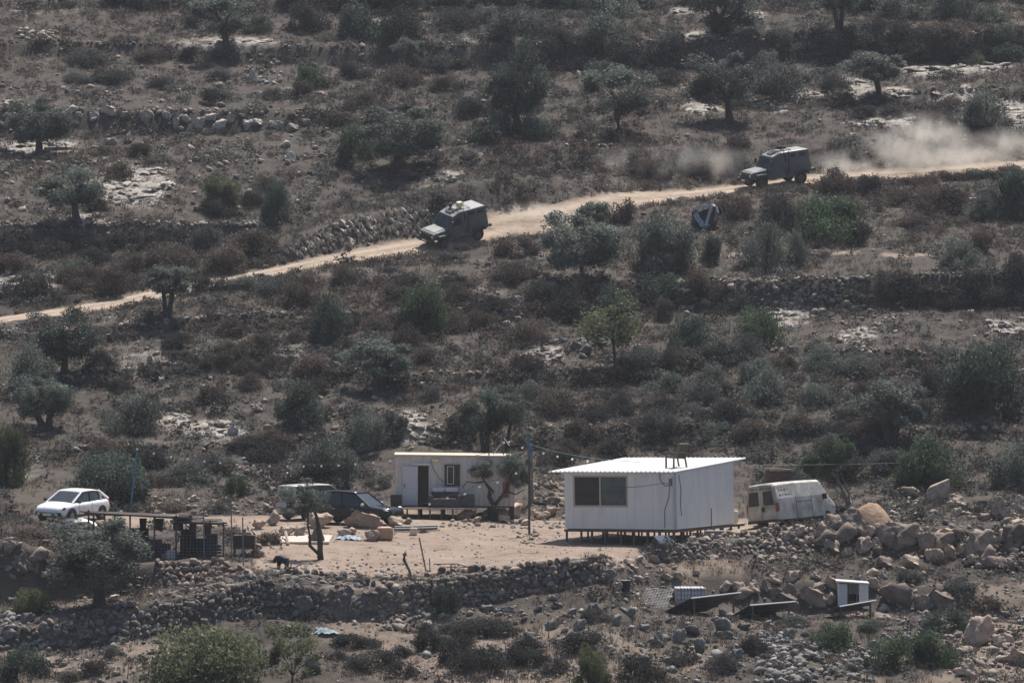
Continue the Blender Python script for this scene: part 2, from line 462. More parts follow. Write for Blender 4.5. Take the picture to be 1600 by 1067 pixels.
OC = [(210, 315, 115, 52, 'big pale sunlit rock slab below the left boulder row'), (30, 462, 90, 30, 'pale bedrock wedge at the left edge above the road'), (272, 668, 50, 22, 'pale outcrop left half above the string lights'),
      (335, 685, 75, 26, 'pale pinkish outcrop above the string lights'), (645, 690, 50, 40, 'pale broken outcrop left of the slim trees'), (1337, 150, 56, 26, 'white slab left of the olive among slabs'),
      (1405, 153, 54, 13, 'flat white slab right of the olive among slabs'), (1265, 155, 40, 9, 'small pale slab above the dust'), (1220, 174, 30, 7, 'thin orange slab above the upper truck'), (1465, 116, 130, 12, 'long white rock ledge high at right'),
      (1545, 108, 70, 7, 'thin white ledge at the upper right edge'), (1495, 172, 70, 32, 'pale slabs left of the bushy olive'), (1400, 195, 140, 8, 'long thin pale ledge above the dust cloud'), (1505, 192, 36, 10, 'small pale ledge under the bushy olive'),
      (1580, 195, 60, 38, 'pale stepped bedrock at the right edge'), (1097, 175, 60, 11, 'pale slab left of the olive above the dusty road'), (310, 52, 40, 12, 'pale patch of bedrock beside the upper left olive'), (350, 72, 150, 10, 'thin ledge of pale stones under the upper left olive'),
      (60, 240, 120, 20, 'flat pale bedrock around the round olive at left'), (460, 150, 34, 9, 'small pale slab above the broad olive'), (1175, 30, 40, 10, 'pale slab right of the big olive at the top'), (1070, 20, 40, 7, 'pale stones left of the big olive at the top'),
      (700, 285, 40, 16, 'rock knob above the lower truck'), (130, 345, 60, 8, 'pale stones under the olive over the wall'), (850, 565, 60, 22, 'grey outcrop left of the yellowish tree'), (1230, 505, 60, 22, 'tumbled pale stones under the grey terrace wall'),
      (1570, 520, 60, 16, 'grey outcrop at the right edge under the terrace'), (1340, 535, 50, 20, 'pale outcrop above the grey scrub slope'), (1095, 60, 60, 7, 'thin pale ledge under the big olive at the top')]
# terrain mesh with a ground cover attribute (what the surface IS: earth, bedrock, straw)
idx = np.arange(NC * NY).reshape(NC, NY)
quads = np.stack([idx[:-1, :-1], idx[1:, :-1], idx[1:, 1:], idx[:-1, 1:]], -1).reshape(-1, 4)
me = bulk('hillside', np.stack([XX, YY, Zt], -1).reshape(-1, 3), quads, None)
ca = me.attributes.new('cover', 'FLOAT_COLOR', 'POINT')
straw_m = np.clip(.5 + 2.2 * fbm(XX + 40, YY * .6, .10, 4), 0, 1)
rock_m = np.clip((fbm(XX + 90, YY * .8, .16, 4) - .17) * 7, 0, 1) * flat * np.where(((XX > 4) & (YY > 216) & (YY < 262)) | (YY < 216), .0, .8)
rows_ = rowof(Zt, YY); q_ = np.repeat(cols_px[:, None], NY, 1)
for ox, oy, ow, oh, _l in OC:
    e_ = ((q_ - ox) / (ow * .56)) ** 2 + ((rows_ - (oy - oh / 2)) / (oh * .62 + 2)) ** 2
    vis = (YY > 196)
    rock_m = np.maximum(rock_m, np.clip((1.25 - e_ + 1.6 * fbm(XX, YY, .8, 3)) * 2, 0, 1) * vis)
yS = np.interp(q_, sh_c, ymap(np.array([565, 511, 488, 448, 428, 408, 404, 402, 401, 400, 398], float)) - .6)
path_m = ((np.abs(YY - yS - .5) < .55) & (((q_ > 1296) & (q_ < 1340)) | ((q_ > 1378) & (q_ < 1466)) | ((q_ > 1090) & (q_ < 1165)))) * .8
road_m = np.maximum(road_m, path_m)
cv = np.stack([road_m, np.maximum(yard_m, fore), rock_m, straw_m], -1).reshape(-1, 4)
ca.data.foreach_set('color', np.ascontiguousarray(cv, dtype=np.float32).ravel())
rn_, rf_ = np.interp(q_, ROAD_C, ROAD_N), np.interp(q_, ROAD_C, ROAD_F)
tt_ = (YY - rn_) / (rf_ - rn_)
rut = np.exp(-((tt_ - .30) / .13) ** 2) + np.exp(-((tt_ - .72) / .13) ** 2)
ra = me.attributes.new('rut', 'FLOAT', 'POINT'); ra.data.foreach_set('value', np.ascontiguousarray(np.clip(rut, 0, 1).ravel(), dtype=np.float32))
me.polygons.foreach_set('use_smooth', [True] * len(me.polygons))
ground = link('hillside', me); ground['kind'] = 'structure'

def ground_material():
    m = bpy.data.materials.new('ground'); m.use_nodes = True
    N, L = m.node_tree.nodes, m.node_tree.links
    b = N['Principled BSDF']; b.inputs['Roughness'].default_value = .95; b.inputs['Specular IOR Level'].default_value = .1
    tc = N.new('ShaderNodeTexCoord')
    at_ = N.new('ShaderNodeAttribute'); at_.attribute_name = 'cover'
    sp = N.new('ShaderNodeSeparateColor'); L.new(at_.outputs['Color'], sp.inputs[0])
    def nz(scale, detail=6, rough=.65):
        n = N.new('ShaderNodeTexNoise'); n.inputs['Scale'].default_value = scale; n.inputs['Detail'].default_value = detail
        n.inputs['Roughness'].default_value = rough; L.new(tc.outputs['Object'], n.inputs['Vector']); return n.outputs['Fac']
    def mr(v, a, c):
        n = N.new('ShaderNodeMapRange'); n.inputs['From Min'].default_value = a; n.inputs['From Max'].default_value = c; L.new(v, n.inputs['Value']); return n.outputs['Result']
    def mix(f, a, c):
        n = N.new('ShaderNodeMix'); n.data_type = 'RGBA'
        if hasattr(f, 'is_linked'): L.new(f, n.inputs['Factor'])
        else: n.inputs['Factor'].default_value = f
        for k, v in (('A', a), ('B', c)):
            if isinstance(v, tuple): n.inputs[k].default_value = (*v, 1)
            else: L.new(v, n.inputs[k])
        return n.outputs['Result']
    def mul(a, c):
        n = N.new('ShaderNodeMath'); n.operation = 'MULTIPLY'; n.use_clamp = True; L.new(a, n.inputs[0])
        if isinstance(c, float): n.inputs[1].default_value = c
        else: L.new(c, n.inputs[1])
        return n.outputs[0]
    soil = mix(mr(nz(.5), .35, .65), (.048, .042, .038), (.080, .069, .060))
    soil = mix(mr(nz(4.0), .55, .8), soil, (.125, .102, .085))
    strw = mix(mr(nz(1.6), .35, .65), (.069, .059, .051), (.110, .092, .076))
    c = mix(mul(at_.outputs['Alpha'], mr(nz(.8), .35, .6)), soil, strw)
    rock = mix(mr(nz(2.2), .45, .62), (.36, .325, .29), (.14, .125, .112))
    c = mix(mul(sp.outputs[2], mr(nz(1.1, 8), .40, .50)), c, rock)
    dirt = mix(mr(nz(.35), .35, .65), (.225, .171, .137), (.285, .227, .183))
    dirt = mix(mr(nz(3.5), .45, .75), dirt, (.19, .143, .115))
    c = mix(mul(sp.outputs[1], mr(nz(1.3), .28, .45)), c, dirt)
    road = mix(mr(nz(.6), .35, .65), (.385, .305, .238), (.43, .348, .275))
    road = mix(mr(nz(5.0), .5, .8), road, (.29, .22, .17))
    ru = N.new('ShaderNodeAttribute'); ru.attribute_name = 'rut'
    verge_ = mix(mr(nz(2.5), .4, .6), (.20, .158, .122), (.30, .238, .185))
    road = mix(mul(ru.outputs['Fac'], mr(nz(.9), .25, .55)), verge_, road)
    c = mix(mul(sp.outputs[0], mr(nz(1.6), .22, .42)), c, road)
    L.new(c, b.inputs['Base Color'])
    bp = N.new('ShaderNodeBump'); bp.inputs['Strength'].default_value = .8; bp.inputs['Distance'].default_value = .12
    L.new(nz(3.0, 8, .7), bp.inputs['Height']); L.new(bp.outputs['Normal'], b.inputs['Normal'])
    return m
ground.data.materials.append(ground_material())

# ================================================================== labels worked out from what stands beside a thing
PEND = []
LAND = [(708, 352, 'lower armoured truck'), (1211, 265, 'upper armoured truck'), (1100, 345, 'wrecked blue car'), (1010, 780, 'white cabin'),
        (710, 750, 'container hut'), (110, 795, 'white car'), (560, 785, 'black car'), (1240, 785, 'white van'), (240, 830, 'animal pen'),
        (1095, 945, 'plaid-covered crate'), (1190, 960, 'middle solar panel'), (1335, 930, 'open white shed'), (155, 900, 'olive beside the animal pen'),
        (500, 850, 'bare-stemmed tree in the yard'), (320, 1020, 'big pale bush'), (1390, 1010, 'green bushes below the shed'), (615, 225, 'broad olive with a dark trunk'),
        (262, 460, 'forked olive under the road'), (60, 205, 'round olive at far left'), (112, 300, 'olive over the left terrace wall'), (352, 30, 'olive at upper left'),
        (808, 150, 'tall dark olive'), (967, 150, 'leaning olive'), (1140, 140, 'olive above the dusty road'), (1120, 25, 'big olive at the top edge'),
        (1308, 15, 'two-stemmed olive at the top edge'), (1370, 110, 'olive among pale slabs'), (1540, 160, 'bushy olive at upper right'), (905, 370, 'wide bush hiding the road'),
        (1040, 375, 'round bush below the dusty road'), (1200, 380, 'twin bushes below the upper truck'), (1295, 335, 'dark green thicket under the upper truck'),
        (1497, 388, 'silver bush beside the footpath'), (1570, 295, 'olive at the right edge of the road'), (515, 490, 'olive on the lower left slope'), (665, 470, 'tall shrub below the lower truck'),
        (100, 530, 'olive under the left end of the road'), (65, 620, 'olive above the white car'), (205, 635, 'small olive above the blue pole'), (465, 630, 'dark olive above the black car'),
        (595, 560, 'grey olive at mid slope'), (575, 665, 'round bush left of the container hut'), (510, 720, 'big bush behind the black car'), (172, 730, 'bush behind the white car'),
        (958, 510, 'yellowish tree at mid slope'), (1075, 510, 'mid-slope bush below the stone wall'), (1185, 500, 'bush under the stone wall'), (1390, 630, 'twin-stemmed olive at right'),
        (1545, 580, 'massive dark tree at right'), (1450, 715, 'dark green bush behind the van'), (1320, 720, 'leaning tree over the van'), (780, 650, 'slim trees above the container hut'),
        (200, 285, 'big pale rock slab'), (560, 365, 'rocky road cutting'), (320, 670, 'pale outcrop at lower left'), (250, 365, 'left terrace wall'), (1180, 460, 'grey terrace wall at right'),
        (1080, 860, 'wall under the cabin'), (300, 905, 'wall below the pen'), (480, 930, 'front dry stone wall'), (800, 905, 'dry stone wall right of the gap'), (1365, 800, 'earth mound'),
        (1460, 770, 'big pale block'), (1570, 955, 'wire mesh panel at the right edge'), (700, 885, 'metal trestle'), (565, 810, 'boulder before the black car'), (60, 60, 'stone heap at upper left'),
        (1000, 90, 'dark wall at the top'), (520, 100, 'brown bank at the top'), (860, 245, 'dark bank above the road'), (1450, 70, 'terrace wall at upper right'), (1500, 470, 'bush-covered terrace at right'),
        (1250, 620, 'grey scrub slope at right'), (400, 560, 'stony step at lower left'), (720, 580, 'grassy path at mid slope'), (930, 1040, 'yellow-green bush at the bottom'), (760, 1010, 'dark scrub patch at the bottom'),
        (40, 1030, 'dark bush in the bottom corner'), (1530, 990, 'tan boulder at lower right'), (1560, 800, 'tall boulder at right'), (1480, 240, 'dust cloud')]
def later(o, px, py, desc, cat, group, prefer=None):
    PEND.append((o, px, py, desc, cat, group, prefer))
ORD = ['', 'second', 'third', 'fourth', 'fifth', 'sixth', 'seventh', 'eighth', 'ninth', 'tenth', 'eleventh', 'twelfth']
NUM = ['', 'one', 'two', 'three', 'four', 'five', 'six', 'seven', 'eight', 'nine', 'ten', 'eleven', 'twelve']
def finish_labels():
    sets = {}
    for o, px, py, desc, cat, group, prefer in PEND:
        ds = sorted((math.hypot((px - l[0]), (py - l[1]) * 1.3), l) for l in LAND)
        d, l = ds[0]
        dx, dy = px - l[0], py - l[1]
        if abs(dx) > abs(dy): w = 'left of' if dx < 0 else 'right of'
        else: w = 'above' if dy < 0 else 'below'
        if d > 95: w = {'left of': 'well left of', 'right of': 'well right of', 'above': 'well above', 'below': 'well below'}[w]
        sets.setdefault((desc, w, l[2]), []).append((px, o, cat, group))
    for (desc, w, n), items in sets.items():
        items.sort(key=lambda t: t[0])
        k = len(items)
        for i, (px, o, cat, group) in enumerate(items):
            lab = f'{desc} {w} the {n}'
            if k == 2: lab += ', ' + ('left' if i == 0 else 'right') + ' one of two'
            elif k > 2 and i == 0: lab += ', leftmost'
            elif k > 2 and i == k - 1: lab += ', rightmost'
            elif k > 2: lab += f', {ORD[i]} from left'
            tag(o, lab, cat, group)

# ================================================================== rocks
import bmesh
def ico(sub):
    bm = bmesh.new(); bmesh.ops.create_icosphere(bm, subdivisions=sub, radius=1.0)
    bm.verts.ensure_lookup_table()
    V = np.array([v.co[:] for v in bm.verts]); Fs = np.array([[v.index for v in f.verts] for f in bm.faces]); bm.free()
    return V, Fs
def rock_shape(seed, sub=2, planes=9, flat=1.0, rough=.12, taper=.12, power=.72):
    r = np.random.default_rng(seed)
    V, Fs = ico(sub)
    V = np.sign(V) * np.abs(V) ** power
    for _ in range(planes):
        n = r.normal(size=3); n /= np.linalg.norm(n); d = r.uniform(.42, .80)
        k = V @ n - d
        V -= np.clip(k, 0, None)[:, None] * n
    o = r.random(3) * 50
    w = np.array([mnoise.noise(Vector(v * 1.7 + o)) for v in V]) * rough + np.array([mnoise.noise(Vector(v * 4.5 + o)) - abs(mnoise.noise(Vector(v * 3.1 - o))) for v in V]) * rough * .6
    V = V * (1 + w[:, None])
    V[:, :2] *= (1 - taper * (V[:, 2:3] + 1) / 2)
    V[:, 2] *= flat
    return V / np.abs(V).max(0).clip(.3), Fs
ROCK_VAR = [rock_shape(100 + k, 4 if k < 5 else 3, 10 + k % 5, rough=.30, taper=.26) for k in range(9)]
BLOCK_VAR = [rock_shape(300 + k, 2, 6, rough=.13, power=.5, taper=.1) for k in range(8)]
_rock_me = {}
def rock_mesh(k, m, var='rock'):
    key = (k, m.name, var)
    if key not in _rock_me:
        V, Fs = (ROCK_VAR if var == 'rock' else BLOCK_VAR)[k]
        _rock_me[key] = bulk('boulder' if var == 'rock' else 'stone', V, Fs, m)
    return _rock_me[key]
def boulder(px, py, w, h, m='rock_tan', label=None, group=None, rz=None, depth=None, tilt=0.0, var=None, desc=None, name='boulder'):
    """boulder whose foot stands at photo pixel (px, py), w x h photo pixels large there"""
    g = pick(px, py - 1); s = sc(g.y)
    k = random.randrange(9) if var is None else var
    o = link(name, rock_mesh(k, M[m]))
    if px > 1100 and py > 760: w, h = w * 1.06, h * 1.04
    rx, rzz = w / s / 2, h / s / 2
    ry = (depth / 2 if depth else (rx + rzz) / 2)
    o.scale = (rx * 1.05, ry, rzz * 1.15)
    o.rotation_euler = (random.uniform(-.15, .15), tilt, 0 if rz is None else rz)
    o.location = (g.x, g.y + ry * .6, float(g.z) + rzz * .80)
    if label: tag(o, label, 'boulder', group)
    else: later(o, px, py - h / 2, desc or {'rock_tan': 'tan boulder', 'rock_pale': 'pale boulder', 'rock_grey': 'grey boulder', 'rock_brown': 'dark brown boulder'}[m], 'boulder', group or 'limestone boulders on the hillside')
    return o

def stones_joined(pts, sizes, m, tint, name, parent=None, seed=1):
    """many small stones as one mesh (stuff)"""
    r = np.random.default_rng(seed)
    base = [rock_shape(700 + k, 1, 6, rough=.1) if False else None for k in range(1)]
    tmpl = []
    for k in range(6):
        V, Fs = ico(1)
        V = V * (1 + r.uniform(-.25, .25, len(V)))[:, None] * np.array([1, r.uniform(.6, 1), r.uniform(.4, .7)])
        for _ in range(4):
            n = r.normal(size=3); n /= np.linalg.norm(n); kk = V @ n - .6; V = V - np.clip(kk, 0, None)[:, None] * n
        tmpl.append((V, Fs))
    Vs, Fl, T = [], [], []; off = 0
    ang = r.uniform(0, 6.28, len(pts)); pick_ = r.integers(0, 6, len(pts)); tl = r.uniform(-.5, .5, (len(pts), 2))
    for i, p in enumerate(pts):
        V, Fs = tmpl[pick_[i]]
        c, s_ = math.cos(ang[i]), math.sin(ang[i])
        W = V @ np.array([[c, s_, 0], [-s_, c, 0], [0, 0, 1]])
        W = W + np.stack([np.zeros(len(W)), np.zeros(len(W)), W[:, 0] * tl[i, 0] + W[:, 1] * tl[i, 1]], -1)
        Vs.append(W * sizes[i] + np.array(p)); Fl.append(Fs + off); off += len(V)
        T.append(np.full(len(V), tint[i]))
    me = bulk(name, np.concatenate(Vs), np.concatenate(Fl), m, np.concatenate(T))
    return link(name, me, parent, kind='stuff')

def pl(poly, x): return float(np.interp(x, [p[0] for p in poly], [p[1] for p in poly]))
def stone_wall(label, top, base, size_px, mats, stuff=False, seed=1, limit=298, group=None, jit=.3, sink=.10, lump=1.0):
    r = random.Random(seed)
    x0, x1 = top[0][0], top[-1][0]
    pos = []
    x = x0
    courses = {}
    xm = (x0 + x1) / 2
    n_c = max(1, int(round(max(pl(base, x) - pl(top, x) for x in np.linspace(x0, x1, 12)) / (size_px * .82))))
    for c in range(n_c + 1):
        x = x0 + r.random() * size_px
        while x < x1:
            t, b = pl(top, x), pl(base, x)
            row = b - 2 - c * size_px * .82
            w = size_px * r.uniform(.7, 1.45) * lump
            if row > t - size_px * .5:
                pos.append((x + w / 2, row + r.uniform(-jit, jit) * size_px, w, size_px * r.uniform(.75, 1.1)))
            x += w * .93
    if not stuff and len(pos) > limit:
        r.shuffle(pos); pos = pos[:limit]
    g0 = pick(xm, pl(base, xm))
    t = thing('dry_stone_wall', label, 'stone wall', g0, group=group)
    P, S, T = [], [], []
    for (px, row, w, h) in pos:
        tt = pl(top, px)
        g = pick(px, max(row, tt + 1.5)); s = sc(g.y)
        if row < tt + 1.5: g.z += (tt + 1.5 - row) / s
        if stuff:
            P.append((g.x, g.y + sink, g.z)); S.append((w + h) / 4 / s * 1.15); T.append(r.uniform(.65, 1.25))
        else:
            o = link('stone', rock_mesh(r.randrange(8), M[r.choice(mats)], 'block'), t)
            o.location = (g.x - g0.x, g.y - g0.y + sink, g.z - g0.z)
            o.scale = (w / s / 2 * 1.12, .24 * r.uniform(.8, 1.2), h / s / 2 * 1.15)
            o.rotation_euler = (r.uniform(-.3, .3), r.uniform(-.35, .35), r.uniform(-.3, .3))
    if not stuff:
        n = len(pos) * 3; P2, S2, T2 = [], [], []
        for _ in range(n):
            px = r.uniform(x0, x1); row = r.uniform(pl(top, px) + 2, pl(base, px) + 1); g = pick(px, row); s = sc(g.y)
            P2.append((g.x - g0.x, g.y - g0.y + sink * .4, g.z - g0.z)); S2.append(size_px / s * r.uniform(.22, .42)); T2.append(r.uniform(.45, .95))
        stones_joined(P2, S2, M['rubble_grey'], T2, 'chinking', t, seed)
    if stuff:
        P = np.array(P) - np.array(g0)
        stones_joined(P, S, M[mats[0]], T, 'stone', t, seed)
    return t

G2 = ['rock_grey', 'rock_grey', 'rock_brown']
stone_wall('long grey dry stone wall curving along the foot of the yard', [(62, 978), (140, 958), (200, 950), (260, 944), (300, 926), (345, 913), (430, 897), (480, 894), (540, 902), (580, 912), (606, 928)],
           [(62, 1010), (200, 1000), (240, 986), (330, 972), (400, 963), (480, 966), (545, 972), (606, 968)], 10.5, G2, seed=3)
stone_wall('dry stone wall of brown stones right of the tumbled gap', [(614, 930), (640, 908), (680, 895), (740, 892), (800, 887), (870, 879), (958, 873)], [(618, 972), (660, 964), (700, 948), (800, 932), (880, 918), (958, 904)], 10.5, ['rock_brown', 'rock_brown', 'rock_grey', 'rock_tan'], seed=4)
stone_wall('short brown dry stone wall carrying the animal pen', [(238, 881), (340, 881), (388, 900)], [(242, 930), (340, 922), (388, 912)], 10.5, ['rock_brown', 'rock_brown', 'rock_brown', 'rock_tan'], seed=5)
stone_wall('low dry stone wall running in front of the white cabin', [(1000, 852), (1060, 846), (1130, 839), (1200, 833), (1250, 828)], [(1020, 876), (1100, 872), (1200, 860), (1250, 856)], 9, ['rock_grey', 'rock_brown', 'rock_tan', 'rock_brown'], seed=6)
stone_wall('square-cut stone wall between the container hut and the white cabin', [(828, 759), (888, 758)], [(828, 800), (888, 802)], 10, ['rock_brown', 'rock_tan', 'rock_brown'], seed=7)
W_ = 'old terrace walls crossing the hillside'
stone_wall('dark old terrace wall below the round olive at left', [(-10, 350), (130, 351), (240, 349), (420, 349)], [(-10, 384), (130, 388), (240, 384), (420, 372)], 6.0, ['rubble_grey'], True, 8, group=W_)
stone_wall('crumbling grey terrace wall across the right middle of the slope', [(812, 482), (900, 448), (1000, 441), (1200, 439), (1345, 434)], [(812, 497), (900, 478), (1000, 478), (1200, 484), (1345, 480)], 7.5, ['rubble_pale'], True, 9, group=W_)
stone_wall('low terrace wall at the right edge below the dark bushes', [(1390, 430), (1610, 427)], [(1390, 478), (1610, 478)], 6.5, ['rubble_grey'], True, 19, group=W_)
stone_wall('dark terrace wall high up between two olives', [(880, 68), (1000, 66), (1160, 60)], [(880, 108), (1000, 108), (1160, 102)], 6.0, ['rubble_grey'], True, 10, group=W_)
stone_wall('broken terrace wall high up at the right', [(1240, 52), (1400, 50), (1590, 48)], [(1240, 92), (1400, 92), (1590, 90)], 6.0, ['rubble_grey'], True, 11, group=W_)
stone_wall('short dark wall holding the grassy path at mid slope', [(866, 580), (970, 575)], [(866, 602), (970, 600)], 6, ['rubble_grey'], True, 12, group=W_)
stone_wall('pale tumbled wall on the slope behind the white cabin', [(870, 668), (1010, 667)], [(870, 692), (1010, 692)], 6.5, ['rubble_pale'], True, 13, group=W_)
stone_wall('pale broken wall above the container hut', [(618, 668), (712, 672)], [(618, 692), (712, 692)], 7, ['rubble_pale'], True, 14, group=W_)
stone_wall('low stone kerb wall under the left end of the road', [(0, 511), (60, 504), (150, 494), (245, 480)], [(0, 530), (60, 518), (150, 506), (245, 492)], 6, ['rubble_grey'], True, 15, group=W_)
stone_wall('grey stony step above the white car slope', [(310, 552), (400, 548), (470, 552)], [(310, 572), (400, 572), (470, 580)], 6.5, ['rubble_grey'], True, 16, group=W_)
stone_wall('row of upended pale stones above the round olive at left', [(-5, 170), (60, 168)], [(-5, 196), (60, 198)], 12, ['rubble_pale'], True, 17)

# explicit boulders: (x, foot row, width, height) in photograph pixels
for b in [(1283, 844, 22, 30), (1305, 825, 32, 22), (1352, 840, 32, 24), (1421, 847, 30, 28), (1484, 842, 52, 20), (1348, 867, 32, 28), (1303, 867, 32, 24), (1323, 871, 22, 16),
          (1427, 888, 34, 20), (1457, 879, 34, 28), (1484, 872, 20, 26), (1549, 850, 24, 22), (1566, 854, 22, 28), (1582, 886, 28, 18), (1594, 802, 26, 28), (1540, 814, 22, 16),
          (1499, 794, 36, 19), (1494, 808, 20, 14), (1424, 778, 42, 18), (1600, 850, 40, 40), (1505, 866, 26, 22), (1525, 884, 24, 18), (1590, 830, 30, 22), (1250, 838, 26, 20), (1228, 846, 22, 16), (1262, 852, 20, 14),
          (450, 838, 32, 22), (427, 822, 24, 26), (406, 828, 26, 22), (579, 846, 28, 22), (621, 825, 30, 18), (637, 820, 16, 11), (470, 838, 28, 20), (535, 838, 26, 14), (548, 836, 22, 12),
          (728, 814, 40, 20), (746, 819, 18, 14), (776, 812, 36, 24), (806, 811, 32, 30), (845, 812, 30, 16), (862, 806, 26, 20), (822, 822, 22, 12), (790, 818, 24, 14), (760, 812, 20, 16),
          (178, 940, 24, 13), (12, 862, 26, 22), (70, 852, 24, 9), (86, 860, 22, 12), (106, 852, 18, 11), (125, 846, 16, 10), (302, 785, 14, 14), (426, 776, 14, 22), (336, 790, 16, 10), (250, 792, 16, 10),
          (1134, 927, 24, 20), (1157, 928, 26, 20), (1179, 929, 26, 22), (1211, 913, 30, 18), (1236, 911, 24, 19), (1277, 906, 20, 15), (1297, 919, 22, 22), (1367, 924, 24, 22), (1363, 903, 26, 16),
          (1062, 910, 22, 18), (1040, 906, 18, 12), (1090, 900, 16, 10), (985, 888, 22, 16), (1000, 880, 20, 14), (1020, 878, 22, 14), (962, 925, 24, 16), (1564, 1010, 38, 24), (1590, 1040, 36, 30), (1515, 1060, 40, 30)]:
    boulder(*b, m='rock_tan')
for b in [(1321, 852, 46, 36), (1446, 861, 36, 38), (1386, 889, 30, 19), (1526, 852, 24, 24), (1545, 887, 30, 36), (950, 906, 26, 22), (965, 978, 22, 22), (762, 957, 30, 16), (792, 958, 26, 14), (1009, 988, 24, 18),
          (1030, 1010, 28, 24), (1061, 1006, 26, 24), (1085, 994, 30, 18), (1133, 990, 32, 26), (1096, 1020, 24, 24), (1130, 1000, 30, 18), (1165, 985, 24, 16), (1205, 1002, 26, 18), (1232, 998, 22, 16), (1010, 1040, 28, 16), (905, 985, 26, 18), (860, 985, 24, 16),
          (830, 1000, 26, 14), (925, 960, 24, 18), (895, 962, 22, 14), (870, 950, 20, 12), (20, 945, 24, 16), (40, 975, 26, 18), (15, 1000, 28, 18), (70, 990, 22, 14), (985, 965, 22, 18), (930, 1000, 22, 14), (1150, 1030, 26, 16), (1190, 1045, 24, 16),
          (900, 548, 22, 18), (915, 556, 26, 20), (800, 480, 22, 22), (793, 500, 24, 22), (1175, 448, 22, 12)]:
    boulder(*b, m='rock_brown' if b[0] > 1280 and b[1] < 900 else 'rock_grey')
for b in [(32, 897, 44, 40), (60, 882, 44, 28), (54, 900, 24, 24), (1209, 934, 28, 20), (1235, 939, 38, 27), (1266, 947, 46, 36), (1280, 929, 30, 22), (1195, 927, 16, 22), (1248, 904, 18, 15), (1298, 948, 20, 22),
          (1410, 952, 64, 40), (1467, 952, 54, 36), (1440, 950, 30, 26), (1335, 838, 60, 44), (1410, 858, 70, 40), (1470, 866, 60, 34), (1530, 872, 60, 44), (1580, 862, 50, 44), (1290, 858, 44, 30), (1560, 892, 44, 24), (1225, 950, 46, 30), (1160, 938, 40, 22), (1373, 871, 18, 16), (1500, 850, 30, 24), (95, 890, 30, 22), (400, 858, 20, 12), (1370, 860, 26, 20)]:
    boulder(*b, m='rock_brown')
for b in [(30, 168, 22, 13), (12, 166, 17, 11), (15, 186, 22, 13), (112, 179, 26, 15), (125, 187, 15, 12), (145, 187, 18, 15), (167, 181, 28, 21), (197, 184, 20, 13), (226, 191, 28, 23), (262, 191, 18, 17), (274, 201, 14, 21),
          (290, 196, 24, 17), (310, 204, 20, 21), (330, 190, 38, 15), (345, 204, 36, 21), (360, 194, 20, 19), (388, 204, 24, 23), (170, 228, 24, 12), (202, 223, 16, 15), (404, 198, 20, 12), (428, 200, 26, 14), (460, 206, 22, 12), (478, 196, 20, 14),
          (455, 255, 26, 18), (446, 232, 20, 12), (395, 130, 20, 22), (418, 148, 26, 8), (1105, 33, 14, 10), (1187, 35, 16, 9), (1330, 222, 18, 14), (1412, 105, 18, 10), (905, 123, 10, 12), (688, 248, 14, 14), (675, 240, 20, 14),
          (730, 250, 26, 10), (995, 545, 22, 8), (1335, 548, 16, 8), (1478, 424, 14, 6), (1463, 424, 12, 5), (1412, 494, 18, 5), (912, 545, 22, 14), (478, 672, 20, 24), (440, 668, 18, 10), (405, 645, 26, 16), (250, 655, 16, 12), (252, 605, 14, 22), (236, 575, 12, 22),
          (245, 556, 18, 8), (362, 680, 20, 16), (168, 448, 14, 12), (60, 300, 22, 8), (1310, 318, 12, 8), (1520, 318, 18, 12), (1295, 350, 10, 8), (860, 640, 20, 10), (845, 625, 26, 8)]:
    boulder(*b, m='rock_pale')
boulder(1386, 850, 58, 42, 'rock_brown', 'largest dark brown boulder in the right boulder row', var=1)
boulder(1564, 812, 30, 36, 'rock_tan', 'tall upright tan boulder near the right edge', var=2, depth=1.0)
boulder(1530, 1012, 54, 50, 'rock_tan', 'big tan boulder standing at the lower right corner', var=3)
boulder(566, 826, 66, 32, 'rock_tan', 'broad pale boulder lying in front of the black car', var=0, depth=1.3)
boulder(502, 826, 52, 34, 'rock_tan', 'round pale boulder stacked on another behind the bare-stemmed tree', var=4, depth=1.2)
boulder(497, 850, 32, 28, 'rock_brown', 'dark squat boulder right behind the bare-stemmed tree trunk', var=2, depth=.8)
boulder(470, 962, 38, 42, 'rock_grey', 'big round grey boulder set in the front wall', var=1)
boulder(548, 968, 32, 40, 'rock_grey', 'tall leaning grey boulder set in the front wall', var=3, tilt=.3)
boulder(1382, 906, 16, 18, 'rock_pale', 'small white pointed rock beside the open shed', var=2)
boulder(1207, 900, 18, 15, 'rock_pale', 'small wedge-shaped slab standing on the boulder row', var=5)
boulder(688, 312, 20, 11, 'rock_pale', 'bright oval slab on the bank above the lower truck', var=0, depth=.5)
boulder(680, 299, 15, 8, 'rock_pale', 'small bright slab just above the oval slab', var=1, depth=.4)
boulder(752, 160, 22, 5, 'rock_pale', 'flat bright slab left of the tall dark olive', var=2, depth=.8)
def block(px, py, w, h, label):
    g = pick(px, py); s = sc(g.y); W, Hh = w / s / 2, h / s
    o = MB().hexa([(-W, -.5, -.2), (W, -.5, -.2), (W * 1.02, .6, -.2), (-W * .9, .6, -.2), (-W * .45, -.35, Hh * .62), (W * .98, -.42, Hh), (W, .5, Hh * .97), (-W * .2, .5, Hh * .68)]).build('stone_block', M['rock_tan'], bevel=.06, loc=g)
    return tag(o, label, 'stone block')
block(1460, 785, 46, 38, 'big pale sharp-edged stone block behind the bare sapling')

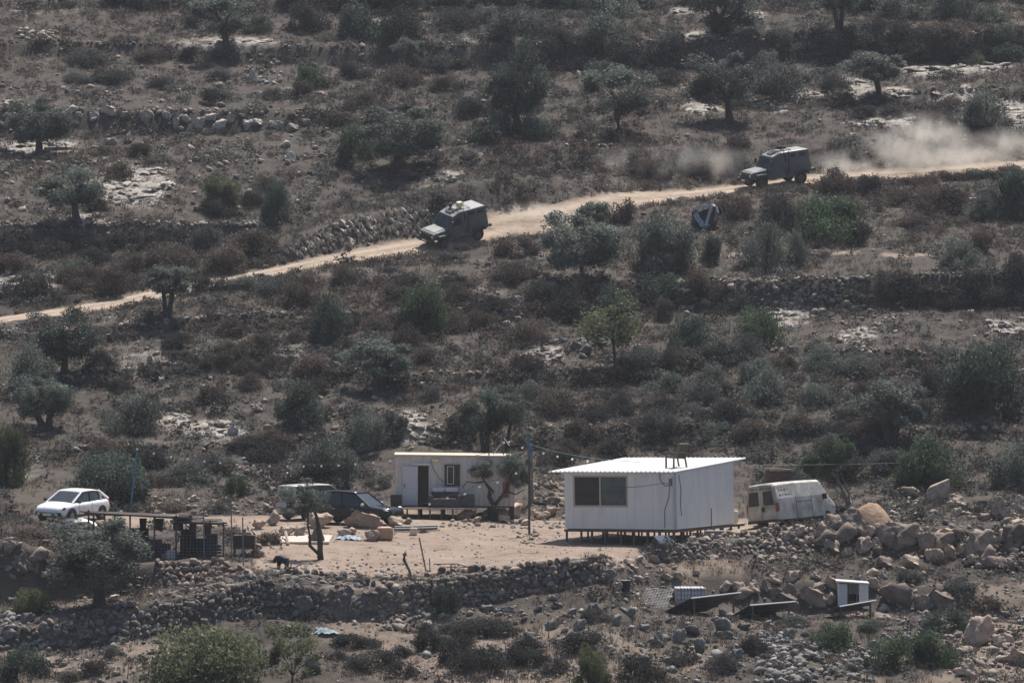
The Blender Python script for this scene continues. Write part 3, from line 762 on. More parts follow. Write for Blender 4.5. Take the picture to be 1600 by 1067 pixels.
# flat limestone outcrops: low layered slabs of bedrock
def outcrop(px, py, w, h, label, m='rock_pale', seed=0):
    """px, py: middle of the lower edge, w x h photo pixels of visible slab on the slope"""
    r = random.Random(seed + int(px)); a = pick(px, py); b_ = pick(px, max(py - h, 2)); s = sc(a.y)
    dep = max(b_.y - a.y, .8); W = w / s
    t = thing('rock_outcrop', label, 'outcrop', a)
    n = max(5, int(w * h / 130)); n = min(n, 30)
    for i in range(n):
        u = r.uniform(-.42, .42); v = r.uniform(.05, .95)
        x = a.x + u * W * (1 - .3 * abs(v - .5)); y = a.y + v * dep
        o = link('slab', rock_mesh(r.randrange(9), M['rock_slab']), t)
        o.location = (x - a.x, y - a.y, float(H(x, y)) - a.z + .02)
        ww = min(W * r.uniform(.12, .30), r.uniform(.35, 1.0))
        o.scale = (ww, ww * r.uniform(.5, 1.1), r.uniform(.10, .24))
        o.rotation_euler = (math.atan2(float(H(x, y + .5) - H(x, y - .5)), 1) + r.uniform(-.25, .15), r.uniform(-.2, .2), r.uniform(-.6, .6))
    return t
for o_ in OC: outcrop(*o_)
# the rock cutting beside the road: streaked face of pale ribs
def cutting():
    r = random.Random(5); a = pick(565, 390)
    t = thing('road_cutting', 'pale streaked rock face cut beside the road left of the lower truck', 'rock face', a)
    for i in range(240):
        px = r.uniform(455, 672); top = pl([(455, 392), (470, 366), (550, 338), (650, 327), (672, 326)], px); bot = pl([(455, 408), (500, 400), (600, 381), (672, 366)], px)
        py = r.uniform(top + 3, bot - 3); g = pick(px, py); s = sc(g.y)
        o = link('rib', rock_mesh(r.randrange(9), M['rock_pale']), t)
        o.location = (g.x - a.x, g.y - a.y + .12, g.z - a.z)
        o.scale = (r.uniform(.07, .20), .22, r.uniform(.25, .70)); o.rotation_euler = (r.uniform(.2, .7), r.uniform(-.75, -.1), r.uniform(-.5, .5))
cutting()

# small rubble: (x0, row0, x1, row1, count, size m, material)
RUB = {'rubble_grey': [], 'rubble_pale': []}
for x0, r0, x1, r1, n, sz, m in [(60, 985, 350, 1067, 330, .13, 'rubble_grey'), (0, 935, 70, 1015, 130, .17, 'rubble_grey'), (640, 935, 1010, 1060, 420, .14, 'rubble_grey'), (1180, 1000, 1370, 1067, 420, .17, 'rubble_grey'),
        (1180, 985, 1260, 1040, 120, .15, 'rubble_grey'), (1375, 945, 1500, 1000, 190, .16, 'rubble_grey'), (1480, 950, 1610, 1067, 220, .18, 'rubble_pale'), (1180, 812, 1275, 880, 260, .14, 'rubble_pale'), (1000, 955, 1250, 1067, 260, .16, 'rubble_grey'),
        (590, 895, 640, 985, 120, .17, 'rubble_pale'), (960, 868, 1060, 940, 160, .13, 'rubble_pale'), (1260, 860, 1600, 940, 220, .11, 'rubble_pale'), (1360, 760, 1500, 830, 260, .12, 'rubble_pale'), (1500, 790, 1610, 900, 260, .17, 'rubble_pale'),
        (160, 778, 460, 806, 330, .14, 'rubble_pale'), (690, 808, 900, 826, 150, .13, 'rubble_pale'), (810, 833, 845, 850, 60, .13, 'rubble_pale'), (0, 835, 140, 905, 110, .15, 'rubble_pale'), (390, 880, 960, 905, 260, .08, 'rubble_pale'),
        (380, 85, 440, 132, 120, .16, 'rubble_grey'), (30, 48, 92, 68, 90, .24, 'rubble_pale'), (0, 140, 480, 210, 300, .13, 'rubble_pale'), (0, 210, 480, 330, 300, .12, 'rubble_pale'), (880, 290, 960, 330, 60, .12, 'rubble_pale'),
        (1200, 440, 1335, 490, 160, .18, 'rubble_grey'), (1270, 480, 1400, 540, 120, .15, 'rubble_pale'), (770, 465, 815, 520, 70, .17, 'rubble_grey'), (830, 530, 960, 580, 110, .15, 'rubble_grey'), (1380, 595, 1500, 640, 90, .15, 'rubble_pale'), (1000, 436, 1345, 492, 200, .2, 'rubble_pale'), (250, 540, 700, 690, 260, .14, 'rubble_pale'),
        (610, 640, 720, 695, 110, .16, 'rubble_pale'), (350, 720, 470, 780, 160, .13, 'rubble_grey'), (1560, 495, 1610, 530, 60, .16, 'rubble_grey'), (400, 940, 620, 985, 130, .10, 'rubble_pale'), (130, 900, 420, 950, 150, .10, 'rubble_pale'), (0, 2, 1600, 420, 900, .15, 'rubble_pale'), (0, 420, 1600, 760, 700, .14, 'rubble_pale'), (0, 120, 520, 330, 300, .2, 'rubble_pale'),
        (380, 815, 1000, 895, 900, .05, 'rubble_pale'), (480, 905, 960, 1067, 500, .06, 'rubble_pale'), (980, 900, 1600, 1067, 500, .07, 'rubble_pale')]:
    for i in range(int(n * .8)):
        px, py = rng.uniform(x0, x1), rng.uniform(r0, r1)
        g = pick(px, py)
        if pmask(px, g.y)[0] > .2: continue
        k = sz * (.45 + 1.5 * rng.random() ** 3)
        RUB[m].append(((g.x, g.y, g.z + k * .25), k))
# pale loose stones along the lips of the terraces
for lip, n in [([(-20, 350), (420, 349)], 240), ([(0, 169), (400, 173), (700, 170)], 150), ([(800, 167), (1200, 151), (1600, 136)], 120), ([(0, 66), (500, 71), (900, 69), (1600, 49)], 260), ([(812, 480), (900, 446), (1200, 439), (1600, 427)], 260), ([(0, 605), (200, 577), (400, 549), (600, 586)], 170),
               ([(600, 586), (1000, 573), (1200, 546), (1400, 546), (1600, 580)], 200), ([(0, 703), (400, 690), (600, 668), (1000, 666), (1600, 672)], 240), ([(0, 520), (200, 507), (400, 490), (800, 481)], 170), ([(0, 252), (400, 251), (760, 220), (1000, 226)], 170)]:
    for _ in range(n):
        px = rng.uniform(lip[0][0], lip[-1][0]); py = pl(lip, px) + rng.uniform(-1, 5); g = pick(px, py)
        if fbm(px * .02, py * .05, 1.0, 2) < -.12 or pmask(px, g.y)[0] > .2: continue
        k = .10 + .16 * rng.random() ** 2; RUB['rubble_pale'].append(((g.x, g.y, g.z + k * .35), k))
for m, v in RUB.items():
    stones_joined([p for p, k in v], [k for p, k in v], M[m], rng.uniform(.7, 1.3, len(v)), 'rubble', seed=33)

# ================================================================== foliage
def leaf_cloud(seed, n, clumps, leaf, shape='ball', spread=.36, up=0.0, hollow=.5, irregular=False):
    """triangles spread through clumps of a unit crown; returns verts (n*3,3), tint"""
    r = np.random.default_rng(seed)
    c = r.normal(size=(clumps, 3)); c /= np.linalg.norm(c, axis=1)[:, None]
    c *= (r.random(clumps) ** (1 / 3.) * (1 - hollow) + hollow * r.random(clumps) ** .3)[:, None] * .78
    if irregular:
        c *= r.uniform(.75, 1.28, clumps)[:, None]; c[:, 2] = np.where(c[:, 2] < -.5, c[:, 2] * .85, c[:, 2])
    if shape == 'dome':
        c[:, 2] = np.abs(c[:, 2]) * .95 + .02
    rad = spread * r.uniform(.55, 1.15, clumps)
    ct = r.uniform(.6, 1.4, clumps)
    k = r.integers(0, clumps, n)
    d = r.normal(size=(n, 3)); d /= np.linalg.norm(d, axis=1)[:, None]
    p = c[k] + d * (rad[k] * r.random(n) ** (.55 if irregular else .4))[:, None] * np.array([1, 1, .8])
    if shape == 'dome': p[:, 2] = np.abs(p[:, 2])
    a = r.normal(size=(n, 3)); a[:, 2] += up; a /= np.linalg.norm(a, axis=1)[:, None]
    b = np.cross(a, r.normal(size=(n, 3))); b /= np.linalg.norm(b, axis=1)[:, None]
    L = leaf * r.uniform(.6, 1.4, n)
    v = np.stack([p - b * (L * .33)[:, None], p + b * (L * .33)[:, None], p + a * L[:, None]], 1)
    t = ct[k] * r.uniform(.7, 1.3, n)
    return v.reshape(-1, 3), np.repeat(t, 3)
def cloud_mesh(name, V, T, m):
    return bulk(name, V, np.arange(len(V)).reshape(-1, 3), m, T)
CROWN = {}
def crown_mesh(m, var, dense):
    key = (m, var, dense)
    if key not in CROWN:
        n = {'big': 13000, 'mid': 8000, 'thin': 2600}[dense]; lf = {'big': .060, 'mid': .075, 'thin': .08}[dense]
        V, T = leaf_cloud(40 + var, n, {'big': 30, 'mid': 20, 'thin': 24}[dense], lf, spread={'big': .36, 'mid': .40, 'thin': .32}[dense], irregular=True)
        CROWN[key] = cloud_mesh('crown', V, T, M[m])
    return CROWN[key]
BUSH = {}
def bush_mesh(m, var, n=1500, leaf=.075, up=.4):
    key = (m, var, n)
    if key not in BUSH:
        V, T = leaf_cloud(80 + var, n * 2, 26, leaf * (1 if n < 2000 else .8), 'dome', spread=.34, up=up, hollow=.3)
        V[:, 2] = V[:, 2] * 1.0 - .03
        BUSH[key] = cloud_mesh('bush', V, T, M[m])
    return BUSH[key]

def tree(bx, by, x0, x1, y0, y1, label, m='leaf_olive', dense='mid', lean=0.0, stems=1, cat='olive tree', name='olive_tree', bare=False, trunk_w=None, trunk_m='bark', extra=None):
    g = pick(bx, by); s = sc(g.y); var = random.randrange(5)
    cxw = ((x0 + x1) / 2 - bx) / s; czw = (by - (y0 + y1) / 2) / s; rx = (x1 - x0) / 2 / s; rzz = (y1 - y0) / 2 / s
    t = thing(name, label, cat, g)
    if by - y1 <= 14 and stems == 1:      # foliage down to the ground
        c = link('crown', bush_mesh(m, var, 3800 if dense == 'mid' else 6500, .06, .05), t)
        hh = (by - y0) / s
        c.location = (cxw, .1, .05); c.scale = (rx * 1.15, rx * 1.1, hh * 1.03); c.rotation_euler = (0, 0, random.uniform(0, 6.28))
        c.scale = (rx * 1.28, rx * 1.2, hh * 1.12)
    else:
        c = link('crown', crown_mesh(m, var, dense), t)
        c.location = (cxw, .1, czw); c.scale = (rx * 1.27, (rx + rzz) / 2 * 1.15, rzz * 1.34); c.rotation_euler = (0, 0, random.uniform(-.6, .6))
    tw = trunk_w or max(.10, rx * .13)
    mb = MB(); r = random.Random(int(bx * 7 + by))
    zb = max(czw - rzz * .75, .3)
    for k in range(stems):
        off = (k - (stems - 1) / 2) * tw * 2.2
        tip = Vector((cxw * .75 + off * 1.6, .05, zb))
        mid = Vector((cxw * .3 + lean + off, 0, zb * .5))
        mb.tube([(off * .4, 0, -.25), (off * .5, 0, .05), mid, tip], [tw * 1.7, tw * 1.25, tw * .95, tw * .8], 7)
        for j in range(5):
            a = r.uniform(0, 6.28); q = r.uniform(.45, .8)
            e = Vector((cxw + math.cos(a) * rx * q, math.sin(a) * rx * q * .8, czw + r.uniform(-.35, .6) * rzz))
            mb.tube([tip - Vector((0, 0, .08)), (tip + e) / 2 + Vector((r.uniform(-.15, .15), 0, r.uniform(-.05, .2))), e], [tw * .6, tw * .36, tw * .12], 5)
    mb.build('trunk', M[trunk_m], t, smooth=True)
    return t
def bush(px, py, w, h, m, label=None, desc=None, group=None, n=1500, name='shrub', cat='shrub', var=None):
    g = pick(px, py); s = sc(g.y)
    o = link(name, bush_mesh(m, random.randrange(6) if var is None else var, n))
    o.location = (g.x, g.y + .12 * w / s, g.z - .06); o.scale = (w / s / 2 * 1.24, (w / s / 2 + h / s) / 2, h / s * 1.15)
    o.rotation_euler = (0, 0, random.uniform(0, 6.28))
    o.scale = (o.scale[0], o.scale[0] * .95, o.scale[2])
    if label: tag(o, label, cat, group)
    else: later(o, px, py - h / 2, desc, cat, group or 'wild shrubs on the hillside')
    return o

T_ = tree
T_(354, 72, 310, 388, -8, 52, 'olive tree with round crown at the upper left')
T_(62, 242, 14, 108, 158, 226, 'round olive tree on pale bedrock at far left', dense='big')
T_(120, 347, 68, 160, 264, 326, 'olive tree standing on top of the left terrace wall')
T_(333, 323, 308, 380, 272, 318, 'thin pale sapling above the left terrace wall', 'leaf_yellow', 'thin', cat='tree', name='sapling', trunk_w=.06)
T_(438, 347, 406, 456, 268, 336, 'dark narrow olive above the rocky road cutting', 'leaf_dark')
T_(617, 264, 572, 692, 166, 248, 'broad olive tree with thick dark trunk above the lower truck', dense='big', trunk_w=.32)
T_(654, 118, 620, 662, 57, 94, 'pollarded olive with a thick bare stump', 'leaf_olive', 'mid', trunk_w=.2)
T_(806, 206, 764, 852, 78, 186, 'tall dark olive tree in the upper middle', 'leaf_dark', 'big')
T_(968, 208, 924, 1016, 104, 174, 'leaning olive tree on a grassy shelf above the road', dense='mid', lean=-.2, trunk_w=.22)
T_(1140, 190, 1078, 1192, 92, 166, 'wide olive tree above the dusty road', dense='big', trunk_w=.26)
T_(1117, 56, 1074, 1178, -26, 48, 'big olive tree cut by the top edge', 'leaf_olive', 'big', trunk_w=.25, stems=2)
T_(1311, 46, 1276, 1342, -34, 22, 'two-stemmed olive cut by the top edge', stems=2, trunk_w=.18)
T_(1372, 158, 1328, 1406, 78, 128, 'leaning olive tree among white slabs', lean=.1)
T_(1545, 196, 1498, 1578, 128, 192, 'bushy olive tree at the upper right')
T_(262, 497, 228, 297, 410, 466, 'small forked olive tree on the verge under the road', 'leaf_olive', 'mid', stems=2, trunk_w=.15)
T_(910, 440, 846, 968, 330, 424, 'wide dense olive bush hiding a stretch of the road', dense='big', trunk_w=.14)
T_(930, 372, 908, 954, 312, 352, 'sprig-topped young olive rising above the wide olive bush', dense='mid', trunk_w=.08)
T_(1040, 424, 983, 1097, 328, 418, 'round dense olive bush below the dusty road', dense='big', trunk_w=.12)
T_(1110, 412, 1092, 1132, 358, 408, 'small dark olive right of the round olive bush', 'leaf_dark', trunk_w=.07)
T_(1198, 418, 1158, 1234, 344, 412, 'silver olive with round crown below the upper truck', trunk_w=.12)
T_(1244, 416, 1226, 1264, 360, 412, 'narrow silver olive beside the round silver one', trunk_w=.08)
T_(1498, 418, 1462, 1534, 358, 414, 'silver-grey olive bush beside the footpath', trunk_w=.1)
T_(1574, 338, 1532, 1616, 248, 330, 'dark olive tree at the right edge below the road', 'leaf_dark', 'big')
T_(514, 535, 480, 552, 456, 526, 'dark olive on the slope below the road at left', 'leaf_dark')
T_(664, 522, 628, 702, 430, 512, 'tall green tree below the lower truck', 'leaf_green', 'big')
T_(100, 585, 58, 148, 490, 566, 'dark olive under the left end of the road', 'leaf_dark', 'big')
T_(42, 618, 2, 92, 533, 608, 'grey-green olive at the left edge of the slope')
T_(72, 672, 18, 112, 584, 654, 'broad olive with two stems above the white car', stems=2, dense='big')
T_(208, 674, 164, 248, 604, 662, 'small grey olive above the blue pole', 'leaf_olive', 'mid')
T_(466, 668, 428, 506, 597, 656, 'dark bushy olive above the black car', 'leaf_dark', 'big')
T_(594, 610, 546, 642, 526, 588, 'grey two-stemmed olive at mid slope', 'leaf_olive', 'mid', stems=2, trunk_w=.13)
T_(576, 704, 538, 612, 634, 700, 'round grey-green bush-tree left of the container hut', 'leaf_olive', 'mid', trunk_w=.1)
T_(512, 772, 458, 568, 678, 764, 'big grey-green tree behind the black car', 'leaf_olive', 'big')
T_(172, 778, 108, 238, 694, 770, 'broad dark tree behind the white car', 'leaf_dark', 'big')
T_(962, 580, 906, 1008, 464, 544, 'thin yellowish tree at mid slope', 'leaf_yellow', 'thin', cat='tree', name='tree', trunk_w=.1)
T_(1076, 545, 1038, 1118, 476, 540, 'green bush-tree on the middle of the slope', 'leaf_dark', 'mid', trunk_w=.08)
T_(1184, 540, 1144, 1222, 468, 534, 'green bush-tree under the grey terrace wall', 'leaf_green', 'mid', trunk_w=.08)
T_(1390, 695, 1354, 1442, 590, 668, 'olive with two dark upright stems at right', 'leaf_olive', 'mid', stems=2, trunk_w=.2)
T_(1548, 648, 1478, 1604, 516, 634, 'massive dark tree at the right edge', 'leaf_dark', 'big', trunk_w=.3)
T_(1456, 760, 1396, 1504, 680, 756, 'dark green bush-tree behind the big pale block', 'leaf_green', 'big', trunk_w=.12)
T_(10, 756, -28, 40, 640, 752, 'yellowish tree at the left edge above the white car', 'leaf_yellow', 'big')
T_(1588, 760, 1548, 1640, 670, 752, 'dull green bush-tree at the right edge above the boulders', 'leaf_olive', 'mid', trunk_w=.12)
T_(758, 708, 724, 790, 610, 682, 'slim dark trees with upright stems above the container hut', 'leaf_dark', 'mid', stems=2, trunk_w=.12)
T_(792, 706, 770, 828, 615, 668, 'slim grey-green tree at the right end of the container hut', 'leaf_olive', 'mid', trunk_w=.1)
T_(155, 948, 72, 240, 822, 918, 'spreading olive with dark trunk beside the animal pen', 'leaf_olive', 'big', trunk_w=.3)
for a in [(300, 1078, 225, 412, 962, 1066, 'big pale feathery bush-tree at the bottom left', 'leaf_yellow', 'big')]:
    T_(*a, cat='tree', name='tree', trunk_w=.06)
T_(455, 1085, 415, 500, 975, 1064, 'thin yellow-green sapling at the bottom edge', 'leaf_yellow', 'thin', cat='tree', name='sapling', trunk_w=.05)
T_(932, 1078, 895, 955, 1006, 1066, 'yellow-green feathery bush at the bottom edge', 'leaf_yellow', 'thin', cat='tree', name='sapling', trunk_w=.05)
T_(50, 960, 18, 76, 914, 954, 'small yellow-green tree left of the spreading olive', 'leaf_yellow', 'thin', cat='tree', name='sapling', trunk_w=.05)
# bushes one can tell apart
for a in [(556, 252, 66, 70, 'leaf_green', 'bright green round bush touching the broad olive'), (40, 1062, 84, 66, 'leaf_dark', 'dark round bush in the bottom left corner'), (697, 958, 56, 54, 'leaf_dark', 'green bush growing against the wall right of the gap'),
          (1306, 1012, 84, 52, 'leaf_green', 'green mound bush below the smallest solar panel'), (1395, 1046, 90, 62, 'leaf_green', 'lower left bush of the green thicket at bottom right'), (1462, 1040, 84, 70, 'leaf_green', 'lower right bush of the green thicket at bottom right'),
          (1478, 985, 70, 44, 'leaf_dark', 'upper bush of the green thicket at bottom right'), (1360, 985, 40, 24, 'leaf_dark', 'small green bush between the solar panel and the thicket'), (1295, 376, 122, 88, 'leaf_green', 'dark green thicket under the upper truck'),
          (370, 774, 44, 42, 'leaf_green', 'small green bush on the slope left of the black car'), (590, 762, 42, 24, 'scrub_grey', 'small grey bush at the left end of the container hut'), (486, 1052, 30, 34, 'leaf_dark', 'small dark round bush right of the pale feathery bush'),
          (292, 1010, 24, 26, 'leaf_dark', 'tiny dark bush in front of the pale feathery bush'), (1527, 101, 22, 22, 'leaf_yellow', 'single pale yellow tuft under the terrace wall at upper right'), (485, 138, 60, 46, 'leaf_green', 'green bush right of the grey stone heap'),
          (1445, 735, 34, 26, 'leaf_yellow', 'bright green sprout in front of the dark green bush-tree'), (1130, 330, 40, 18, 'scrub_brown', 'brown bush just above the wrecked car'), (808, 398, 70, 34, 'scrub_brown', 'brown bush on the verge right of the lower truck'), (700, 408, 50, 20, 'scrub_grey', 'grey bush hiding the rear wheel of the lower truck'),
          (975, 348, 50, 40, 'scrub_brown', 'brown bush between two olive bushes on the verge'), (1420, 320, 120, 42, 'scrub_brown', 'wide brown bush on the verge under the dust cloud'), (1150, 340, 70, 40, 'scrub_brown', 'brown bank bush right of the wrecked car')]:
    bush(*a, n=2600 if a[2] > 50 else 1500)

# ------------------------------------------------------------------ shrubs one could count: fills of irregular clumps, each a thing
def y0_ok(r): return r < 770
def fill(x0, r0, x1, r1, n, w0, w1, asp, kinds, desc, edge=None):
    n = max(2, int(n * .66))
    placed = []; tries = 0
    while len(placed) < n and tries < n * 40:
        tries += 1
        px, py = random.uniform(x0, x1), random.uniform(r0, r1)
        w = random.uniform(w0, w1) * (1.2 if y0_ok(r0) else 1.0); h = w * asp * random.uniform(.8, 1.2)
        if any(abs(px - a) < (w + c) * .30 and abs(py - b) < (h + d) * .30 for a, b, c, d in placed): continue
        g = pick(px, py); rd, yd = pmask(px, g.y)
        if rd > .05 or yd > .1: continue
        placed.append((px, py, w, h))
        m = random.choice(kinds)
        bush(px, py, w, h, m, desc=desc[m] if isinstance(desc, dict) else desc, n=1500 if w < 45 else 2600)
DS = {'scrub_brown': 'brown shrub', 'scrub_grey': 'grey shrub', 'scrub_dark': 'dark shrub', 'leaf_olive': 'grey-green bush', 'leaf_dark': 'dark green bush', 'straw': 'straw-coloured shrub', 'leaf_yellow': 'yellowish shrub'}
B, G_, D, O, E_ = 'scrub_brown', 'scrub_grey', 'scrub_dark', 'leaf_olive', 'leaf_dark'
fill(0, 395, 120, 470, 9, 50, 90, .6, [D, D, B, E_], DS)
fill(120, 385, 430, 462, 20, 45, 85, .6, [B, B, D, G_], DS)
fill(1385, 445, 1610, 482, 11, 45, 75, .75, [D, D, G_], DS)
fill(840, 455, 1180, 505, 13, 40, 70, .7, [D, D, B, E_], DS)
fill(990, 560, 1290, 690, 34, 38, 70, .62, [G_, G_, D, B, O], DS)
fill(1290, 560, 1480, 700, 14, 40, 70, .6, [B, G_, D], DS)
fill(1240, 690, 1420, 770, 9, 40, 80, .6, [B, D, G_], DS)
fill(560, 0, 960, 72, 20, 45, 90, .65, [O, D, G_, E_], DS)
fill(200, 0, 560, 50, 12, 45, 90, .6, [D, O, E_, G_], DS)
fill(800, 80, 1080, 130, 11, 45, 75, .6, [D, G_, E_], DS)
fill(1180, 62, 1340, 150, 10, 40, 80, .65, [O, G_, D], DS)
fill(1330, 55, 1600, 98, 13, 45, 80, .6, [D, D, E_, B], DS)
fill(1320, 0, 1600, 40, 9, 50, 95, .6, [O, D, E_], DS)
fill(740, 195, 860, 225, 5, 45, 70, .6, [D, E_], DS)
fill(1320, 165, 1480, 200, 7, 36, 60, .5, [D, B], DS)
fill(1000, 220, 1150, 280, 6, 50, 80, .55, [G_, B], DS)
fill(430, 435, 800, 520, 22, 32, 62, .6, [B, D, G_, B], DS)
fill(260, 520, 560, 640, 20, 34, 60, .6, [B, D, B], DS)
fill(130, 560, 300, 690, 9, 34, 60, .55, [B, D], DS)
fill(120, 690, 480, 775, 16, 40, 80, .5, [D, B, G_], DS)
fill(600, 600, 870, 690, 13, 36, 62, .6, [B, D, G_], DS)
fill(830, 640, 1000, 730, 12, 40, 70, .6, [G_, D, B], DS)
fill(600, 500, 860, 580, 12, 34, 60, .6, [B, D], DS)
fill(1180, 290, 1560, 390, 14, 40, 75, .6, [B, D, B, G_], DS)
fill(430, 100, 760, 210, 14, 34, 60, .55, [B, D, G_], DS)
fill(0, 85, 430, 160, 14, 32, 60, .5, [D, B, 'scrub_grey'], DS)
fill(60, 240, 460, 345, 12, 30, 54, .5, [B, D], DS)
for px in range(1288, 1606, 27):
    bush(px + random.uniform(-8, 8), float(np.interp(px, RC, RL)) + random.uniform(3, 9), random.uniform(34, 54), random.uniform(15, 24), random.choice([B, B, G_]), desc='verge bush', group='shrubs on the verge of the road')
# foreground cushions
for a in [(667, 987, 26, 17), (560, 1010, 84, 27), (678, 1014, 62, 40), (714, 1032, 72, 46), (752, 1052, 92, 54), (622, 1027, 42, 25), (580, 1044, 94, 38), (628, 1057, 52, 30), (738, 987, 104, 28), (778, 992, 84, 28),
          (905, 1012, 92, 34), (825, 1017, 62, 26), (836, 1037, 62, 30), (870, 1052, 52, 25), (1000, 1062, 84, 46), (1182, 1022, 64, 38), (930, 967, 62, 20), (800, 1040, 60, 34), (1060, 1040, 60, 26), (1130, 1050, 70, 30), (525, 1030, 44, 20)]:
    bush(*a, 'scrub_dark', desc='dark cushion shrub', group='dark cushion shrubs in the foreground', n=2600 if a[2] > 60 else 1500)
for a in [(1283, 804, 64, 22, D), (1255, 800, 30, 14, D), (1310, 803, 40, 16, D), (145, 1052, 54, 30, B), (176, 1027, 38, 25, G_), (110, 1062, 50, 20, B), (470, 992, 40, 20, D), (46, 840, 74, 22, 'straw'), (90, 838, 50, 18, G_), (1500, 930, 70, 30, G_), (1540, 950, 60, 24, B), (1420, 905, 50, 18, G_), (1240, 975, 60, 20, G_), (1470, 880, 40, 22, B), (400, 870, 30, 16, B), (420, 850, 50, 26, B),
          (215, 800, 50, 20, G_), (270, 800, 50, 20, 'straw'), (340, 800, 46, 18, G_), (660, 832, 20, 8, B)]:
    bush(*a[:4], a[4], desc=DS[a[4]], group='shrubs around the yard and terraces')

# ------------------------------------------------------------------ low scrub, dry grass: ground cover nobody could count
def cover(n, size0, size1, tpl, m, name, weight, seed, squash=1.0, x=(-210, 1810), ylo=174, yhi=352):
    n = int(n * 1.16)
    r = np.random.default_rng(seed)
    q = r.uniform(x[0], x[1], n * 9); Y = np.sqrt(r.uniform(ylo ** 2, yhi ** 2, n * 9))
    X = (q - CX) / F * Y
    rd, yd = pmask(q, Y)
    w = weight(q, X, Y) * (1 - np.clip(rd * 1.6, 0, 1)) * (1 - np.clip(yd * 1.5, 0, .995))
    keep = np.nonzero(r.random(n * 9) < w)[0][:n]
    q, X, Y = q[keep], X[keep], Y[keep]; Z = H(X, Y); n = len(X)
    s = r.uniform(size0, size1, n) * r.uniform(.6, 1.2, n)
    a = r.uniform(0, 6.283, n); c, sn = np.cos(a), np.sin(a)
    ti = r.integers(0, len(tpl), n); bt = r.uniform(.65, 1.35, n)
    Vs, Ts = [], []
    for k, (V, T) in enumerate(tpl):
        i = np.nonzero(ti == k)[0]
        if not len(i): continue
        x_ = (V[None, :, 0] * c[i, None] - V[None, :, 1] * sn[i, None]) * s[i, None] + X[i, None]
        y_ = (V[None, :, 0] * sn[i, None] + V[None, :, 1] * c[i, None]) * s[i, None] + Y[i, None]
        z_ = V[None, :, 2] * s[i, None] * squash + Z[i, None]
        Vs.append(np.stack([x_, y_, z_], -1).reshape(-1, 3)); Ts.append((T[None, :] * bt[i, None]).ravel())
    V = np.concatenate(Vs); T = np.concatenate(Ts)
    return link(name, cloud_mesh(name, V, T, M[m]), kind='stuff')
def slope_at(X, Y):
    return (H(X, Y + .4) - H(X, Y - .4)) / .8
OUT = [(o_[0], o_[1] - o_[3] / 2, o_[2] / 2, o_[3] / 2 + 3) for o_ in OC]
def free(q, X, Y):
    rows = rowof(H(X, Y), Y); k = np.ones(len(q))
    for cx_, cy_, a, b in OUT: k[((q - cx_) / a) ** 2 + ((rows - cy_) / b) ** 2 < .9] = .06
    k[(q > 455) & (q < 672) & (rows < np.interp(q, [455, 600, 672], [405, 380, 366])) & (rows > np.interp(q, [455, 470, 550, 672], [392, 366, 338, 326]))] = .15
    k[(q < 480) & (rows > 158) & (rows < 206)] *= .35
    for a, b, c, d in [(600, 905, 815, 900), (880, 1180, 735, 850), (600, 830, 705, 800), (30, 180, 770, 818), (1020, 1380, 905, 965), (205, 350, 800, 885)]:
        k[(q > a) & (q < b) & (rows > c) & (rows < d)] *= .25
    sl = slope_at(X, Y); hill = Y > 216
    return k * np.where(Y < 216, .42, 1.0) * np.where(hill, np.clip(.42 + 1.3 * (sl - .22), .28, 1.1), 1)
cush = [leaf_cloud(500 + k, 46, 5, .29, 'dome', spread=.6, up=.5, hollow=.2) for k in range(6)]
cov = lambda q, X, Y: np.clip(.38 + 2.4 * fbm(X, Y * .7, .16, 3) + .5 * (slope_at(X, Y) > .55), 0.06, 1) * free(q, X, Y)
cover(6000, .22, .55, cush, 'scrub_brown', 'low_scrub', cov, 61, .8)
cover(3600, .22, .60, cush, 'scrub_dark', 'low_scrub', lambda q, X, Y: np.clip(.30 + 2.6 * fbm(X + 70, Y * .7, .14, 3) + .5 * (slope_at(X, Y) > .55), 0.05, 1) * free(q, X, Y), 62, .85)
cover(3200, .2, .55, cush, 'scrub_grey', 'low_scrub', lambda q, X, Y: np.clip(.30 + 2.6 * fbm(X + 30, Y * .7 + 60, .15, 3), 0.05, 1) * free(q, X, Y), 63, .8)
big_c = [leaf_cloud(520 + k, 125, 8, .18, 'dome', spread=.45, up=.5, hollow=.3) for k in range(5)]
for m_, k_, n_ in (('scrub_brown', 67, 1500), ('scrub_dark', 68, 1100), ('scrub_grey', 69, 1200)):
    cover(n_, .55, 1.15, big_c, m_, 'low_scrub', lambda q, X, Y, k=k_: np.clip(.38 + 3.0 * fbm(X + 9 * k, Y * .7 + k, .09, 3) + .4 * (slope_at(X, Y) > .55), 0.03, 1) * free(q, X, Y) ** 2 * (Y > 196), k_, .72)
def regions(lst):
    def w(q, X, Y):
        rows = rowof(H(X, Y), Y); k = np.zeros(len(q))
        for x0, x1, r0, r1 in lst:
            d = np.minimum(np.minimum(q - x0, x1 - q) / 40, np.minimum(rows - r0, r1 - rows) / 10)
            k = np.maximum(k, np.clip(d + .5 + 1.2 * fbm(X, Y, .3, 2), 0, 1))
        return k * free(q, X, Y)
    return w
cover(1300, .55, 1.05, big_c, 'scrub_grey', 'low_scrub', regions([(930, 1480, 555, 725), (560, 960, -20, 75), (1180, 1340, 60, 150)]), 91, .8)
cover(1000, .55, 1.05, big_c, 'scrub_brown', 'low_scrub', regions([(-60, 430, 372, 475), (930, 1480, 560, 720), (740, 1010, 215, 280), (420, 830, 430, 530), (1180, 1560, 295, 390)]), 92, .8)
